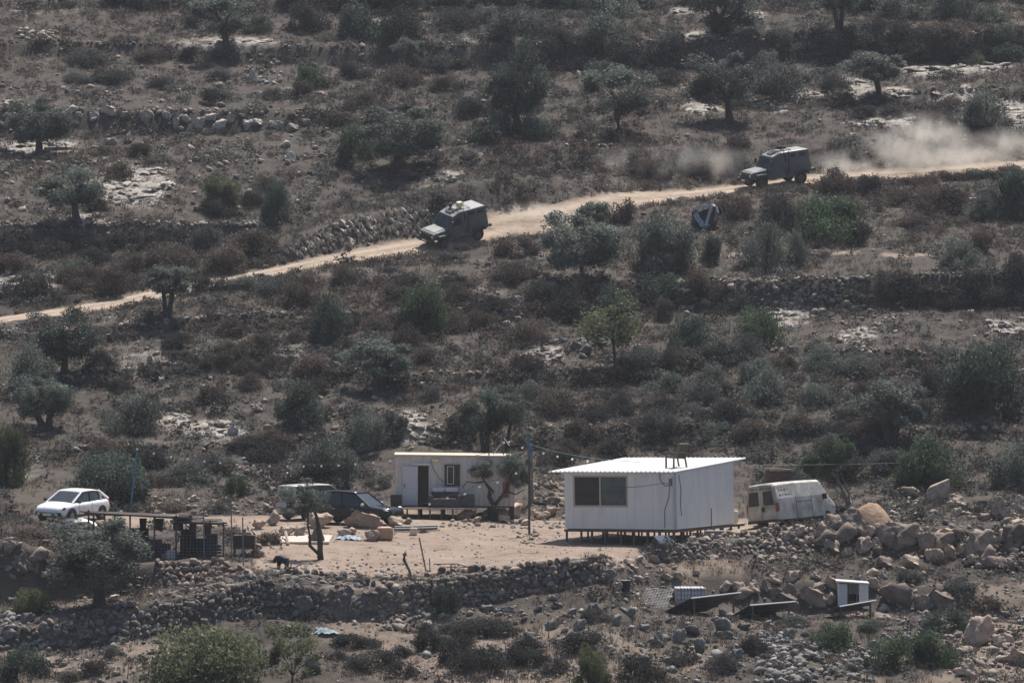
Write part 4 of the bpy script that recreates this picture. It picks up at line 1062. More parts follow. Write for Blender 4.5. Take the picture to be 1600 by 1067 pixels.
cover(1000, .5, 1.0, big_c, 'scrub_dark', 'low_scrub', regions([(-60, 430, 365, 470), (830, 1190, 445, 512), (1380, 1670, 430, 488), (1240, 1670, 50, 102), (790, 1180, 70, 125), (560, 960, -20, 70), (240, 560, 520, 660)]), 93, .85)
def blades(seed, n):
    r = np.random.default_rng(seed)
    b = r.normal(size=(n, 3)) * np.array([.35, .35, 0]); a = r.uniform(0, 6.28, n); w = .045
    tip = b + np.stack([r.normal(size=n) * .28, r.normal(size=n) * .28, r.uniform(.5, 1.1, n)], -1)
    d = np.stack([np.cos(a) * w, np.sin(a) * w, np.zeros(n)], -1)
    return np.stack([b - d, b + d, tip], 1).reshape(-1, 3), np.repeat(r.uniform(.7, 1.3, n), 3)
tuft = [blades(600 + k, 9) for k in range(5)]
cover(30000, .22, .46, tuft, 'straw', 'dry_grass', lambda q, X, Y: np.clip(.45 + 2.0 * fbm(X + 40, Y * .6, .10, 3), .08, 1) * np.clip(free(q, X, Y) * 2, 0, 1), 64)
def verge(q, X, Y):
    rn = np.interp(q, ROAD_C, ROAD_N); rf = np.interp(q, ROAD_C, ROAD_F)
    return ((np.abs(Y - rn + .5) < .7) | (np.abs(Y - rf - .4) < .5)) * 1.0
def cover_verge():
    r = np.random.default_rng(5)
    cover(2600, .25, .5, tuft, 'straw', 'dry_grass', verge, 65, 1.0, ylo=250, yhi=296)
    cover(700, .25, .6, cush, 'scrub_brown', 'low_scrub', verge, 66, .9, ylo=250, yhi=296)
cover_verge()

# ================================================================== buildings
def frame(o, xdir, ydir=None):
    """matrix with local x along xdir, z up as far as possible"""
    x = Vector(xdir).normalized(); z = Vector((0, 0, 1))
    y = z.cross(x).normalized() if ydir is None else Vector(ydir).normalized()
    z = x.cross(y).normalized()
    m = Matrix((x, y, z)).transposed().to_4x4(); m.translation = Vector(o); return m

def white_cabin():
    N = at(1055, 827, 198.5); c30, s30 = math.cos(R(30)), math.sin(R(30))
    L, Dp = 5.9, 6.0
    x = Vector((c30, -s30, .018)).normalized(); y = Vector((s30, c30, 0))
    O = N - x * L
    t = thing('cabin', 'white panel cabin on timber stilts with corrugated white roof', 'cabin', mtx=frame(O, x, y))
    ht = lambda yy: 2.66 + .055 * yy
    def panel(name, p, th=.05):
        return MB().slab(p, th).build(name, M['white_panel'], t)
    # front wall (normal -y): butt-jointed panels with a shadow gap
    g = .004
    def front(x0, x1, z0, z1): panel('wall_panel', [(x0 + g, 0, z0), (x0 + g, 0, z1), (x1 - g, 0, z1), (x1 - g, 0, z0)], -.06)
    wx0, wx1, wz0, wz1 = .50, 3.40, 1.07, 2.50
    for a in [(0, wx0, 0, 2.66), (wx0, 2.84, 0, wz0), (2.84, wx1, 0, wz0), (wx0, wx1, wz1, 2.66), (wx1, 3.82, 0, 2.66), (3.82, 4.78, 0, 2.66), (4.78, L, 0, 2.66)]: front(*a)
    def side(y0, y1): panel('wall_panel', [(L, y0 + g, 0), (L, y0 + g, ht(y0)), (L, y1 - g, ht(y1)), (L, y1 - g, 0)], -.06)
    for a in [(0.06, 1.86), (1.86, 3.35), (3.35, 4.8), (4.8, Dp)]: side(*a)
    panel('wall_panel', [(.0, .07, 0), (.0, Dp, 0), (.0, Dp, ht(Dp)), (.0, .07, ht(0))], -.06)
    panel('wall_panel', [(.07, Dp, 0), (L - .07, Dp, 0), (L - .07, Dp, ht(Dp)), (.07, Dp, ht(Dp))], .06)
    MB().box((L / 2, Dp / 2, -.035), (L - .14, Dp - .14, .06)).build('floor', M['timber'], t)
    # dark joints behind the gaps
    MB().box((1.9, .09, .5), (3.6, .02, .9)).box((4.6, .09, 1.3), (2.4, .02, 2.5)).build('backing', M['metal_grey'], t)
    # corner trim
    MB().box((L + .004, -.004, 1.32), (.07, .07, 2.64)).build('corner_trim', M['door_grey'], t)
    # window
    w = MB()
    w.box(((wx0 + wx1) / 2, .0, wz0), (wx1 - wx0 + .1, .13, .09)).box(((wx0 + wx1) / 2, .0, wz1), (wx1 - wx0 + .1, .13, .09))
    for xx in (wx0, wx1): w.box((xx, 0, (wz0 + wz1) / 2), (.09, .126, wz1 - wz0 - .09))
    w.box(((wx0 + wx1) / 2 - .02, -.01, (wz0 + wz1) / 2), (.08, .10, wz1 - wz0 - .09))
    wf = w.build('window', M['frame_beige'], t)
    xm = (wx0 + wx1) / 2 - .02
    MB().box(((wx0 + xm) / 2, .03, (wz0 + wz1) / 2), (xm - wx0 - .08, .02, wz1 - wz0 - .08)).build('pane', M['dark_glass'], wf)
    MB().box(((wx1 + xm) / 2, .0, (wz0 + wz1) / 2), (wx1 - xm - .08, .02, wz1 - wz0 - .08)).build('pane', M['reflection_glass'], wf)
    # corrugated roof sheets, ribs run from the low front eave up to the back
    n = 7; sx0, sx1 = -.80, L + .10; sw = (sx1 - sx0) / n
    y0, y1 = -.22, 7.25
    for i in range(n):
        V, Fs = [], []; prof = []
        per = sw / 4
        for k in range(4):
            b = k * per
            prof += [(b, 0), (b + per * .55, 0), (b + per * .68, .045), (b + per * .88, .045)]
        prof.append((sw + .004, 0))
        for (px_, pz) in prof:
            for yy in (y0, y1):
                V.append((sx0 + i * sw + px_, yy, ht(yy) + .06 + pz + (i % 2) * .003))
        for (px_, pz) in prof:
            for yy in (y0, y1):
                V.append((sx0 + i * sw + px_, yy, ht(yy) + .015 + (i % 2) * .003))
        m2 = len(prof) * 2
        for k in range(len(prof) - 1):
            Fs += [(2 * k, 2 * k + 2, 2 * k + 3, 2 * k + 1), (m2 + 2 * k, m2 + 2 * k + 1, m2 + 2 * k + 3, m2 + 2 * k + 2), (2 * k, m2 + 2 * k, m2 + 2 * k + 2, 2 * k + 2), (2 * k + 1, 2 * k + 3, m2 + 2 * k + 3, m2 + 2 * k + 1)]
        e = len(prof) - 1
        Fs += [(0, 1, m2 + 1, m2), (2 * e, m2 + 2 * e, m2 + 2 * e + 1, 2 * e + 1)]
        mb = MB(); mb.add(V, Fs); mb.build('roof_sheet', M['white_roof'], t)
    # floor beams and stilts
    bm = MB()
    bm.box((L / 2, -.02, -.09), (L + .1, .09, .11)).box((L - .02, Dp / 2 + .6, -.095), (.08, Dp + 1.2, .11)).box((L / 2, 1.9, -.13), (L, .07, .1)).box((L / 2, 3.9, -.13), (L, .07, .1))
    bm.build('floor_beam', M['timber'], t)
    r = random.Random(2)
    mw = t.matrix_world if False else frame(O, x, y)
    def stilt(xx, yy, w=.085):
        p = mw @ Vector((xx, yy, 0)); gz = float(H(p.x, p.y)); h = p.z - .14 - gz + .12
        MB().box((xx, yy, -.14 - h / 2), (w, w, h)).build('stilt', M['timber'], t)
    for k in range(9): stilt(.06 + k * (L - .12) / 8 + r.uniform(-.08, .08) * (0 < k < 8), .0)
    for k in range(8): stilt(L - .03, .75 + k * .83 + r.uniform(-.1, .1))
    for yy in (1.9, 3.9, 5.8):
        for k in range(7): stilt(.15 + k * .85 + r.uniform(-.1, .1), yy, .07)
    MB().box((5.35, 6.55, -.03), (1.5, 1.0, .05)).build('deck', M['deck'], t)
    MB().box((L + .05, 3.6, .35), (.05, .07, 1.0)).build('post', M['timber'], t)
    # meter box, conduit and slack cables on the wall
    MB().box((L - .16, -.10, 2.22), (.14, .09, .34)).build('meter_box', M['metal_grey'], t)
    cb = MB()
    cb.tube([(L - .2, -.10, 2.1), (L - .28, -.085, 1.5), (L - .5, -.085, .9), (L - .52, -.085, .1)], .014, 4)
    cb.tube([(L - .75, -.085, 2.6), (L - .7, -.085, 2.3), (L - .45, -.09, 2.05), (L - .2, -.1, 2.1)], .014, 4)
    cb.tube([(L + .085, .3, 2.55), (L + .085, .5, 1.9), (L + .085, .42, 1.0), (L + .085, .55, .62)], .014, 4)
    cb.build('cable', M['black_cable'], t)
    MB().tube([(L - .03, -.085, .05), (L - .03, -.085, 2.5)], .035, 6).build('conduit', M['pale_metal'], t)
    return t, mw, ht
cabin, CM, cab_h = white_cabin()

def armchair():
    # stands on the cabin roof, seen from its side, facing left
    p = CM @ Vector((5.05, 1.75, 0)); base = CM @ Vector((5.05, 1.75, cab_h(1.75) + .105))
    t = thing('armchair', 'brown wooden armchair standing on the white cabin roof', 'armchair', base, R(214)); t.scale = (1.1, 1.1, 1.1)
    m = M['timber']
    for sx in (-.30, .30):
        for sy in (-.28, .28):
            MB().hexa([(sx - .03, sy - .03, -.02), (sx + .03, sy - .03, -.02), (sx + .03, sy + .03, -.02), (sx - .03, sy + .03, -.02)] if False else
                      [(sx - .03 - (.10 if sx < 0 else 0), sy - .03, -.03), (sx + .03 - (.10 if sx < 0 else 0), sy - .03, -.03), (sx + .03 - (.10 if sx < 0 else 0), sy + .03, -.03), (sx - .03 - (.10 if sx < 0 else 0), sy + .03, -.03),
                       (sx - .03, sy - .03, .60 if sx > 0 else .42), (sx + .03, sy - .03, .60 if sx > 0 else .42), (sx + .03, sy + .03, .60 if sx > 0 else .42), (sx - .03, sy + .03, .60 if sx > 0 else .42)]).build('leg', m, t)
    MB().slab([(-.3, -.27, .36), (.32, -.27, .40), (.32, .27, .40), (-.3, .27, .36)], .07).build('seat', m, t)
    MB().slab([(-.30, -.27, .38), (-.30, .27, .38), (-.46, .27, .98), (-.46, -.27, .98)], -.05).build('backrest', m, t)
    MB().box((-.47, 0, 1.0), (.10, .60, .06)).build('top_rail', M['pale_timber'], t)
    for sy in (-.29, .29): MB().box((.02, sy, .63), (.80, .09, .05)).build('armrest', m, t)
armchair()

def container_hut():
    O = at(617.5, 790, 212.6); t = thing('container_hut', 'cream corrugated container hut with an open door on a low deck', 'container', mtx=frame(O, (1, .012, -.004)))
    L, Dp, Hh = 6.0, 2.4, 2.52
    W = M['container_wall']
    def corr(x0, x1, z0, z1, yy=0.0):
        per = .26; n = max(1, round((x1 - x0) / per)); p = (x1 - x0) / n; prof = []
        for k in range(n): prof += [(x0 + k * p, 0), (x0 + k * p + .38 * p, 0), (x0 + k * p + .5 * p, .03), (x0 + k * p + .88 * p, .03)]
        prof.append((x1, 0)); V = []; Fs = []
        for (a, d) in prof: V += [(a, yy + d, z0), (a, yy + d, z1)]
        for (a, d) in prof: V += [(a, yy + .06, z0), (a, yy + .06, z1)]
        m2 = len(prof) * 2
        for k in range(len(prof) - 1):
            Fs += [(2 * k, 2 * k + 2, 2 * k + 3, 2 * k + 1), (m2 + 2 * k, m2 + 2 * k + 1, m2 + 2 * k + 3, m2 + 2 * k + 2), (2 * k + 1, 2 * k + 3, m2 + 2 * k + 3, m2 + 2 * k + 1), (2 * k, m2 + 2 * k, m2 + 2 * k + 2, 2 * k + 2)]
        e = len(prof) - 1; Fs += [(0, 1, m2 + 1, m2), (2 * e, m2 + 2 * e, m2 + 2 * e + 1, 2 * e + 1)]
        MB().add(V, Fs).build('wall_panel', W, t)
    for a in [(0, 1.13, 0, Hh), (1.13, 1.68, 2.02, Hh), (1.68, 2.48, 0, Hh), (2.48, 3.24, 0, 1.04), (2.48, 3.24, 2.06, Hh), (3.24, 4.26, 0, Hh), (4.262, 6.0, 0, Hh)]: corr(*a)
    MB().box((.03, Dp / 2 + .06, Hh / 2), (.06, Dp - .06, Hh)).build('end_wall', W, t)
    MB().box((L - .03, Dp / 2 + .06, Hh / 2), (.06, Dp - .06, Hh)).build('end_wall', W, t)
    MB().box((L / 2, Dp + .06, Hh / 2), (L, .06, Hh)).build('rear_wall', W, t)
    MB().box((L / 2, Dp / 2, -.04), (L, Dp, .08)).build('floor', M['dark_timber'], t)
    MB().hexa([(-.06, -.10, Hh + .0), (L + .05, -.10, Hh - .05), (L + .05, Dp + .1, Hh - .05), (-.06, Dp + .1, Hh), (-.06, -.10, Hh + .07), (L + .05, -.10, Hh + .02), (L + .05, Dp + .1, Hh + .04), (-.06, Dp + .1, Hh + .09)]).build('roof', M['plastic_cream'], t)
    fr = MB().box((1.10, -.02, 1.02), (.06, .08, 2.04)).box((1.71, -.02, 1.02), (.06, .08, 2.04)).build('door_frame', M['door_grey'], t)
    MB().box((1.3, -.06, 2.10), (.95, .16, .07)).build('door_canopy', M['plastic_white'], t)
    d = MB().hexa([(.36, -.14, .04), (1.10, -.05, .04), (1.10, -.01, .04), (.36, -.10, .04), (.36, -.14, 2.0), (1.10, -.05, 2.0), (1.10, -.01, 2.0), (.36, -.10, 2.0)]).build('door', M['door_grey'], t)
    MB().box((.46, -.16, 1.02), (.05, .07, .22)).build('handle', M['metal_grey'], d)
    w = MB()
    for xx in (2.51, 3.21): w.box((xx, -.03, 1.55), (.08, .10, 1.04))
    for zz in (1.05, 2.05): w.box((2.86, -.032, zz), (.80, .11, .08))
    wf = w.build('window', M['dark_metal'], t)
    sash = MB()
    for xx in (2.62, 2.93): sash.box((xx, -.035, 1.55), (.035, .05, .92))
    for zz in (1.11, 1.99): sash.box((2.775, -.036, zz), (.31, .05, .035))
    sash.build('sash', M['plastic_white'], wf)
    MB().box((2.86, .02, 1.55), (.62, .02, .94)).build('pane', M['dark_glass'], wf)
    MB().sphere((2.02, -.12, 2.28), .085, 8, 5).box((2.02, -.05, 2.29), (.34, .10, .12)).build('lamp', M['lamp_yellow'], t)
    MB().tube([(1.75, -.03, 2.3), (1.9, -.02, 1.9), (2.2, -.02, 1.4), (2.45, -.02, 1.2)], .012, 4).build('cable', M['black_cable'], t)
    dk = MB().box((2.05, -.75, -.07), (4.3, 1.3, .07)).build('deck', M['deck'], t)
    mw = frame(O, (1, .012, -.004))
    for k in range(8):
        p = mw @ Vector((.05 + k * .57, -1.32, 0)); h = max(p.z - .1 - float(H(p.x, p.y)) + .1, .15)
        MB().box((.05 + k * .57, -1.32, -.1 - h / 2), (.09, .09, h)).build('deck_post', M['timber'], dk)
    for k in range(6):
        for yy in (.1, Dp - .1):
            p = mw @ Vector((.1 + k * 1.16, yy, 0)); h = max(p.z - .08 - float(H(p.x, p.y)) + .1, .15)
            MB().box((.1 + k * 1.16, yy, -.08 - h / 2), (.18, .18, h)).build('foot_block', M['dark_timber'], t)
    return t, mw
hut, HM = container_hut()
def sofa():
    p = HM @ Vector((2.5, -.78, -.03))
    t = thing('sofa', 'dark grey sofa with pale cushions on the container deck', 'sofa', p)
    m = M['sofa_grey']
    MB().box((0, 0, .22), (1.35, .72, .40)).build('seat', m, t, bevel=.05)
    MB().box((0, .36, .52), (1.35, .20, .60)).build('backrest', m, t, bevel=.06)
    for s_ in (-1, 1): MB().box((s_ * .70, .03, .32), (.18, .78, .60)).build('armrest', m, t, bevel=.06)
    for s_ in (-.33, .33): MB().box((s_, .33, .86), (.62, .16, .24), Matrix.Rotation(R(12), 3, 'X')).build('cushion', M['door_grey'], t, bevel=.05)
    MB().box((0, -.30, .44), (1.1, .10, .035)).build('seat_edge', M['pale_timber'], t)
    t2 = thing('ottoman', 'square dark grey seat block at the right end of the sofa', 'ottoman', HM @ Vector((3.62, -.7, -.03)))
    MB().box((0, 0, .34), (.72, .70, .62)).build('seat', m, t2, bevel=.05)
    for sx in (-.3, .3): MB().box((sx, -.28, .02), (.06, .06, .06)).build('foot', M['dark_timber'], t2)
sofa()
def side_rack():
    p = HM @ Vector((-.1, -.5, -.35)); g = H(p.x, p.y)
    t = thing('side_rack', 'dark wooden rack with a rail at the left end of the container deck', 'rack', (p.x, p.y, float(g)))
    MB().box((.15, 0, .82), (.55, .4, .62)).build('cabinet', M['dark_timber'], t)
    for s_ in (-.08, .38): MB().box((s_, 0, .26), (.06, .34, .54)).build('leg', M['dark_timber'], t)
    MB().tube([(-.95, 0, .0), (-.95, 0, .98), (.45, 0, 1.1)], .025, 5).build('rail', M['metal_grey'], t)
side_rack()
def roof_bracket():
    p = HM @ Vector((5.45, .9, 2.56))
    t = thing('antenna_mast', 'dark mast with two pale braces on the container roof', 'antenna', p)
    MB().tube([(0, 0, -.03), (0, 0, .88)], .035, 6).build('mast', M['dark_metal'], t)
    MB().tube([(-.55, -.2, -.04), (-.04, 0, .70)], .022, 5).build('brace', M['pale_metal'], t)
    MB().tube([(.02, 0, .86), (.30, 0, .46)], .028, 5).build('brace', M['pale_metal'], t)
roof_bracket()

# ================================================================== vehicles
def vroot(name, label, cat, px, Y, heading, wb=1.35, tr=.8, sink=.0, roll=0.0, group=None, dpitch=0.0):
    x0 = (px - CX) / F * Y; h = Vector((heading[0], heading[1], 0)).normalized(); l = Vector((-h.y, h.x, 0))
    P = lambda a, b: Vector((x0 + h.x * a + l.x * b, Y + h.y * a + l.y * b, 0))
    z = lambda p: float(H(p.x, p.y))
    f, r_ = P(wb, 0), P(-wb, 0); le, ri = P(0, tr), P(0, -tr)
    f.z = (z(P(wb, tr)) + z(P(wb, -tr))) / 2; r_.z = (z(P(-wb, tr)) + z(P(-wb, -tr))) / 2
    le.z = (z(P(wb, tr)) + z(P(-wb, tr))) / 2; ri.z = (z(P(wb, -tr)) + z(P(-wb, -tr))) / 2
    x = (f - r_).normalized(); y = (le - ri).normalized(); zz = x.cross(y).normalized(); y = zz.cross(x)
    m = Matrix((x, y, zz)).transposed().to_4x4()
    m = m @ Matrix.Rotation(roll, 4, 'X') @ Matrix.Rotation(dpitch, 4, 'Y')
    m.translation = Vector((x0, Y, (f.z + r_.z) / 2 - sink))
    return thing(name, label, cat, mtx=m, group=group)
def ring(x, half):
    return [(x, y, z) for y, z in half] + [(x, -y, z) for y, z in reversed(half)]
_wheel = {}
def wheel(t, x, y, r, w, rim='rim_grey'):
    key = (r, w, rim)
    if key not in _wheel:
        n = 20; prof = [(.55 * r, -w / 2), (.93 * r, -w / 2), (r, -w * .34), (r, w * .34), (.93 * r, w / 2), (.55 * r, w / 2)]
        V = []; Fs = []
        for k in range(n):
            a = 2 * math.pi * k / n
            V += [(rr * math.cos(a), yy, rr * math.sin(a)) for rr, yy in prof]
        q = len(prof)
        for k in range(n):
            for j in range(q): Fs.append((k * q + j, ((k + 1) % n) * q + j, ((k + 1) % n) * q + (j + 1) % q, k * q + (j + 1) % q))
        me = bpy.data.meshes.new('wheel'); me.from_pydata(V, [], Fs); me.materials.append(M['tyre']); me.update()
        mb = MB()
        for s_ in (-1, 1):
            V = [(0, s_ * w * .38, 0)] + [(.58 * r * math.cos(2 * math.pi * k / n), s_ * w * .44, .58 * r * math.sin(2 * math.pi * k / n)) for k in range(n)]
            mb.add(V, [(0, 1 + k, 1 + (k + 1) % n) for k in range(n)])
        for k in range(5):
            a = 2 * math.pi * k / 5; mb.box((.3 * r * math.cos(a), 0, .3 * r * math.sin(a)), (.5 * r, w * .92, .1 * r), Matrix.Rotation(-a, 3, 'Y'))
        rm = bpy.data.meshes.new('rim'); rm.from_pydata(mb.V, [], mb.F); rm.materials.append(M[rim]); rm.update()
        _wheel[key] = (me, rm)
    o = link('wheel', _wheel[key][0], t, (x, y, r)); link('rim', _wheel[key][1], o)
    return o

def car(t, paint, L=4.35, W=1.82, Hh=1.56, hood=1.05, nose=.70, tail=1.02, roof_front=.25, roof_back=-1.75, rim='rim_grey', lights='sharp', rear_h=1.05, wind=1.0):
    """five-door crossover, x forward, z up, origin on the ground at the middle"""
    w = W / 2; h = L / 2
    st = [(-h, .74 * w, .48, .60, .74), (-h + .06, .88 * w, .36, .78, tail - .10), (-h + .35, .97 * w, .30, .86, tail), (-1.0, w, .27, .84, 1.0), (.2, w, .26, .82, .97), (.95, w, .26, .80, .95),
          (1.0 * wind + .1, w * .99, .27, .78, .95), (h - .55, .97 * w, .28, .72, .86), (h - .18, .88 * w, .30, .62, nose + .06), (h - .03, .74 * w, .32, .52, nose - .05), (h, .62 * w, .36, .48, nose - .16)]
    def sec(x, ww, zb, zm, zt):
        return ring(x, [(.6 * ww, zb), (.96 * ww, zb + .06), (ww, zb + .18), (ww * 1.0, zm), (.955 * ww, zt - .05), (.82 * ww, zt), (.3 * ww, zt + .025)])
    b = MB().loft([sec(*s_) for s_ in st]).build('body', M[paint], t, smooth=True)
    for p in b.data.polygons: p.use_smooth = True
    # greenhouse glass
    gs = [(-h + .10, .80 * w, .60 * w, tail - .06, tail + .06), (roof_back + .02, .84 * w, .66 * w, tail - .04, Hh - .07), (-.7, .88 * w, .70 * w, .95, Hh - .015), (roof_front, .88 * w, .70 * w, .94, Hh - .04), (wind + .12, .86 * w, .80 * w, .90, .95)]
    MB().loft([ring(x, [(wb_, zb), (wt_ + (wb_ - wt_) * .12, zt - .06 if zt - zb > .2 else zt), (wt_ * .86, zt)]) for x, wb_, wt_, zb, zt in gs]).build('glass', M['car_glass'], t, smooth=False)
    # roof skin
    V = []; xs = [roof_back - .08, roof_back + .15, -.7, roof_front - .02, roof_front + .10]; zs = [Hh - .06, Hh - .02, Hh + .015, Hh - .01, Hh - .075]
    secs = [ring(x, [(.74 * w, z - .05), (.72 * w, z), (.35 * w, z + .025)]) for x, z in zip(xs, zs)]
    MB().loft(secs).build('roof', M[paint], t, smooth=True)
    pl_ = MB()
    for s_ in (-1, 1):
        pl_ = MB(); pl_.tube([(wind + .16, s_ * .84 * w, .92), (roof_front + .05, s_ * .715 * w, Hh - .055)], .045, 5)
        pl_.build('pillar', M[paint], t); pl_ = MB()
        pl_.tube([(roof_back + .05, s_ * .70 * w, Hh - .05), (-h + .12, s_ * .80 * w, tail - .02)], .075, 5)
        pl_.build('pillar', M[paint], t); pl_ = MB()
        pl_.tube([(-1.35, s_ * .875 * w, .97), (-1.42, s_ * .715 * w, Hh - .06)], .06, 5)
        pl_.build('pillar', M[paint], t)
    bp = MB()
    for s_ in (-1, 1): bp.tube([(-.35, s_ * .885 * w, .96), (-.45, s_ * .72 * w, Hh - .05)], .035, 5)
    bp.build('door_pillar', M['black_plastic'], t)
    # wheels in dark arches
    wb = L * .305; rr = .335
    for x in (wb, -wb):
        for s_ in (-1, 1):
            n = 14
            V = [(x + (rr + .075) * math.cos(math.pi * k / (n - 1)), s_ * (w * .995 + .006), rr + (rr + .075) * math.sin(math.pi * k / (n - 1))) for k in range(n)]
            V2 = [(a, s_ * (w * .80), c) for a, _, c in V]
            MB().add(V + V2, [tuple(range(n)), tuple(range(n, 2 * n))] + [(k, k + 1, n + k + 1, n + k) for k in range(n - 1)]).build('wheel_arch', M['black_plastic'], t)
            wheel(t, x, s_ * (w - .085), rr, .215, rim)
    MB().box((0, w * .985, .33), (wb * 2 - .9, .06, .10)).box((0, -w * .985, .33), (wb * 2 - .9, .06, .10)).build('sill', M['black_plastic'], t)
    # front: lower grille, lamps, plate
    MB().hexa([(h - .06, -.60 * w, .26), (h + .02, -.46 * w, .26), (h + .02, .46 * w, .26), (h - .06, .60 * w, .26), (h - .08, -.62 * w, .46), (h + .012, -.48 * w, .46), (h + .012, .48 * w, .46), (h - .08, .62 * w, .46)]).build('grille', M['black_plastic'], t)
    for s_ in (-1, 1):
        MB().hexa([(h + .0, s_ * .56 * w, nose - .14), (h - .20, s_ * .95 * w, nose - .05), (h - .36, s_ * .90 * w, nose - .05), (h - .16, s_ * .5 * w, nose - .14),
                   (h - .03, s_ * .56 * w, nose - .06), (h - .30, s_ * .965 * w, nose + .10), (h - .42, s_ * .90 * w, nose + .10), (h - .2, s_ * .5 * w, nose - .06)]).build('headlight', M['black_plastic'] if lights == 'sharp' else M['lamp_glass'], t)
        MB().hexa([(h + .02, s_ * .72 * w, .32), (h - .10, s_ * .88 * w, .32), (h - .2, s_ * .84 * w, .36), (h - .14, s_ * .72 * w, .36), (h + .0, s_ * .68 * w, .54), (h - .08, s_ * .80 * w, .54), (h - .2, s_ * .78 * w, .56), (h - .16, s_ * .70 * w, .56)]).build('air_intake', M['black_plastic'], t)
        mr = MB().box((wind - .12, s_ * (w + .09), 1.02), (.12, .20, .14)).build('mirror', M['black_plastic'] if paint != 'paint_black' else M['pale_metal'], t, bevel=.03)
        MB().box((-h + .05, s_ * .72 * w, tail - .16), (.10, .30, .14)).build('tail_light', M['red_lens'], t)
        for x in (.28, -.75): MB().box((x, s_ * (w + .002), .80), (.16, .025, .03)).build('door_handle', M[paint] if paint != 'paint_black' else M['pale_metal'], t)
        MB().box((wind - .30, s_ * (w + .001), .62), (.012, .012, .62)).box((-.42, s_ * (w + .001), .62), (.012, .012, .66)).build('door_gap', M['black_plastic'], t)
    MB().box((h + .022, 0, .40), (.02, .50, .11)).build('number_plate', M['lamp_yellow'], t)

s_ = vroot('parked_car', 'white five-door car parked behind the animal pen, facing left', 'car', 112, 209.5, (-.47, -.88), 1.3)
car(s_, 'paint_white', Hh=1.50, roof_back=-1.35, roof_front=.15, nose=.72, tail=1.04)
s_ = vroot('parked_car', 'black five-door car parked left of the container hut, facing right', 'car', 556, 206.8, (.90, -.43), 1.35)
car(s_, 'paint_black', L=4.65, W=1.84, Hh=1.62, nose=.80, lights='pale', tail=1.04)
s_ = vroot('parked_car', 'dusty off-white car half hidden behind the bare-stemmed tree, seen from its rear', 'car', 499, 210.5, (.78, .62), 1.3)
car(s_, 'paint_offwhite', L=4.4, W=1.8, Hh=1.74, nose=.85, roof_back=-2.0, tail=1.1, rim='rim_dark')

def white_van():
    t = vroot('van', 'old white delivery van with dark rear windows parked beside the white cabin', 'van', 1241, 207.5, (.66, .75), 1.4, roll=R(-2), sink=.12, dpitch=R(1.5))
    w = .96; P_ = 'paint_van'
    def sec(x, ww, zb, zt, wt): return ring(x, [(.7 * ww, zb), (ww, zb + .08), (ww, 1.15), (.985 * ww, 1.45), (wt, zt - .10), (wt * .86, zt), (.3 * wt, zt + .03)])
    MB().loft([sec(-2.36, .93, .42, 2.14, .80), (sec(-2.28, .96, .36, 2.20, .83)), sec(-1.0, .97, .34, 2.24, .85), sec(1.2, .97, .34, 2.20, .85), sec(1.38, .97, .34, 2.12, .83)]).build('body', M[P_], t)
    MB().loft([sec(1.06, .965, .34, 2.11, .82)[:0] or ring(1.39, [(.7, .36), (.95, .44), (.96, .9), (.95, 1.2), (.82, 2.0), (.7, 2.1), (.25, 2.12)]),
               ring(1.92, [(.7, .36), (.94, .44), (.95, .9), (.93, 1.16), (.88, 1.28), (.7, 1.34), (.25, 1.36)]), ring(2.30, [(.6, .40), (.88, .46), (.9, .8), (.86, .95), (.8, 1.02), (.6, 1.06), (.2, 1.07)])]).build('cab', M[P_], t)
    MB().slab([(1.45, -.72, 1.98), (1.45, .72, 1.98), (1.90, .80, 1.35), (1.90, -.80, 1.35)], -.03).build('windscreen', M['car_glass'], t)
    for s_ in (-1, 1):
        d = MB().hexa([(-2.37, s_ * .02, .46), (-2.37, s_ * .90, .46), (-2.405, s_ * .90, .46), (-2.405, s_ * .02, .46), (-2.35, s_ * .02, 2.08), (-2.35, s_ * .74, 2.08), (-2.385, s_ * .74, 2.08), (-2.385, s_ * .02, 2.08)]).build('rear_door', M[P_], t)
        MB().hexa([(-2.40, s_ * .14, 1.18), (-2.40, s_ * .80, 1.18), (-2.425, s_ * .80, 1.18), (-2.425, s_ * .14, 1.18), (-2.385, s_ * .14, 1.86), (-2.385, s_ * .70, 1.86), (-2.41, s_ * .70, 1.86), (-2.41, s_ * .14, 1.86)]).build('window', M['dark_glass'], d, bevel=.04)
        MB().box((-2.30, s_ * .92, 1.05), (.14, .10, .42)).build('tail_light', M['red_lens'], t)
        for x in (1.55, -1.35): wheel(t, x, s_ * .86, .33, .2, 'rim_dark')
        MB().box((1.3, s_ * 1.08, 1.35), (.10, .2, .28)).build('mirror', M['black_plastic'], t)
    MB().box((-2.42, -.10, .98), (.04, .16, .22)).build('lock_plate', M['black_plastic'], t)
    MB().box((-2.46, 0, .40), (.12, 1.7, .14)).build('bumper', M['dark_metal'], t)
    r = random.Random(3)
    vents = MB()
    for row_ in (1.98, 1.86, 1.62):
        for k in range(13 if row_ > 1.7 else 5):
            x = -2.05 + k * .22 + r.uniform(-.04, .04); yy = .985 if row_ < 1.7 else .90
            yy = .94 * w / .96 - (row_ - 1.45) * .19 if row_ > 1.5 else .97
            vents.box((x, -(yy + .012), row_), (.13 * r.uniform(.5, 1.1), .02, .045))
    for k in range(7): vents.box((-2.42, -.62 + k * .2 + r.uniform(-.03, .03), 1.99), (.03, .11, .04))
    vents.build('vent_slot', M['black_plastic'], t)
    MB().box((-.9, -.985, .95), (.012, .012, 1.1)).box((.35, -.985, .95), (.012, .012, 1.1)).box((-.28, -.985, 1.22), (1.25, .014, .03)).build('door_gap', M['black_plastic'], t)
    mw = t.matrix_world.copy() if False else None
    return t
van = white_van()
bpy.context.view_layer.update()
p = van.matrix_world @ Vector((-.85, .1, 2.23))
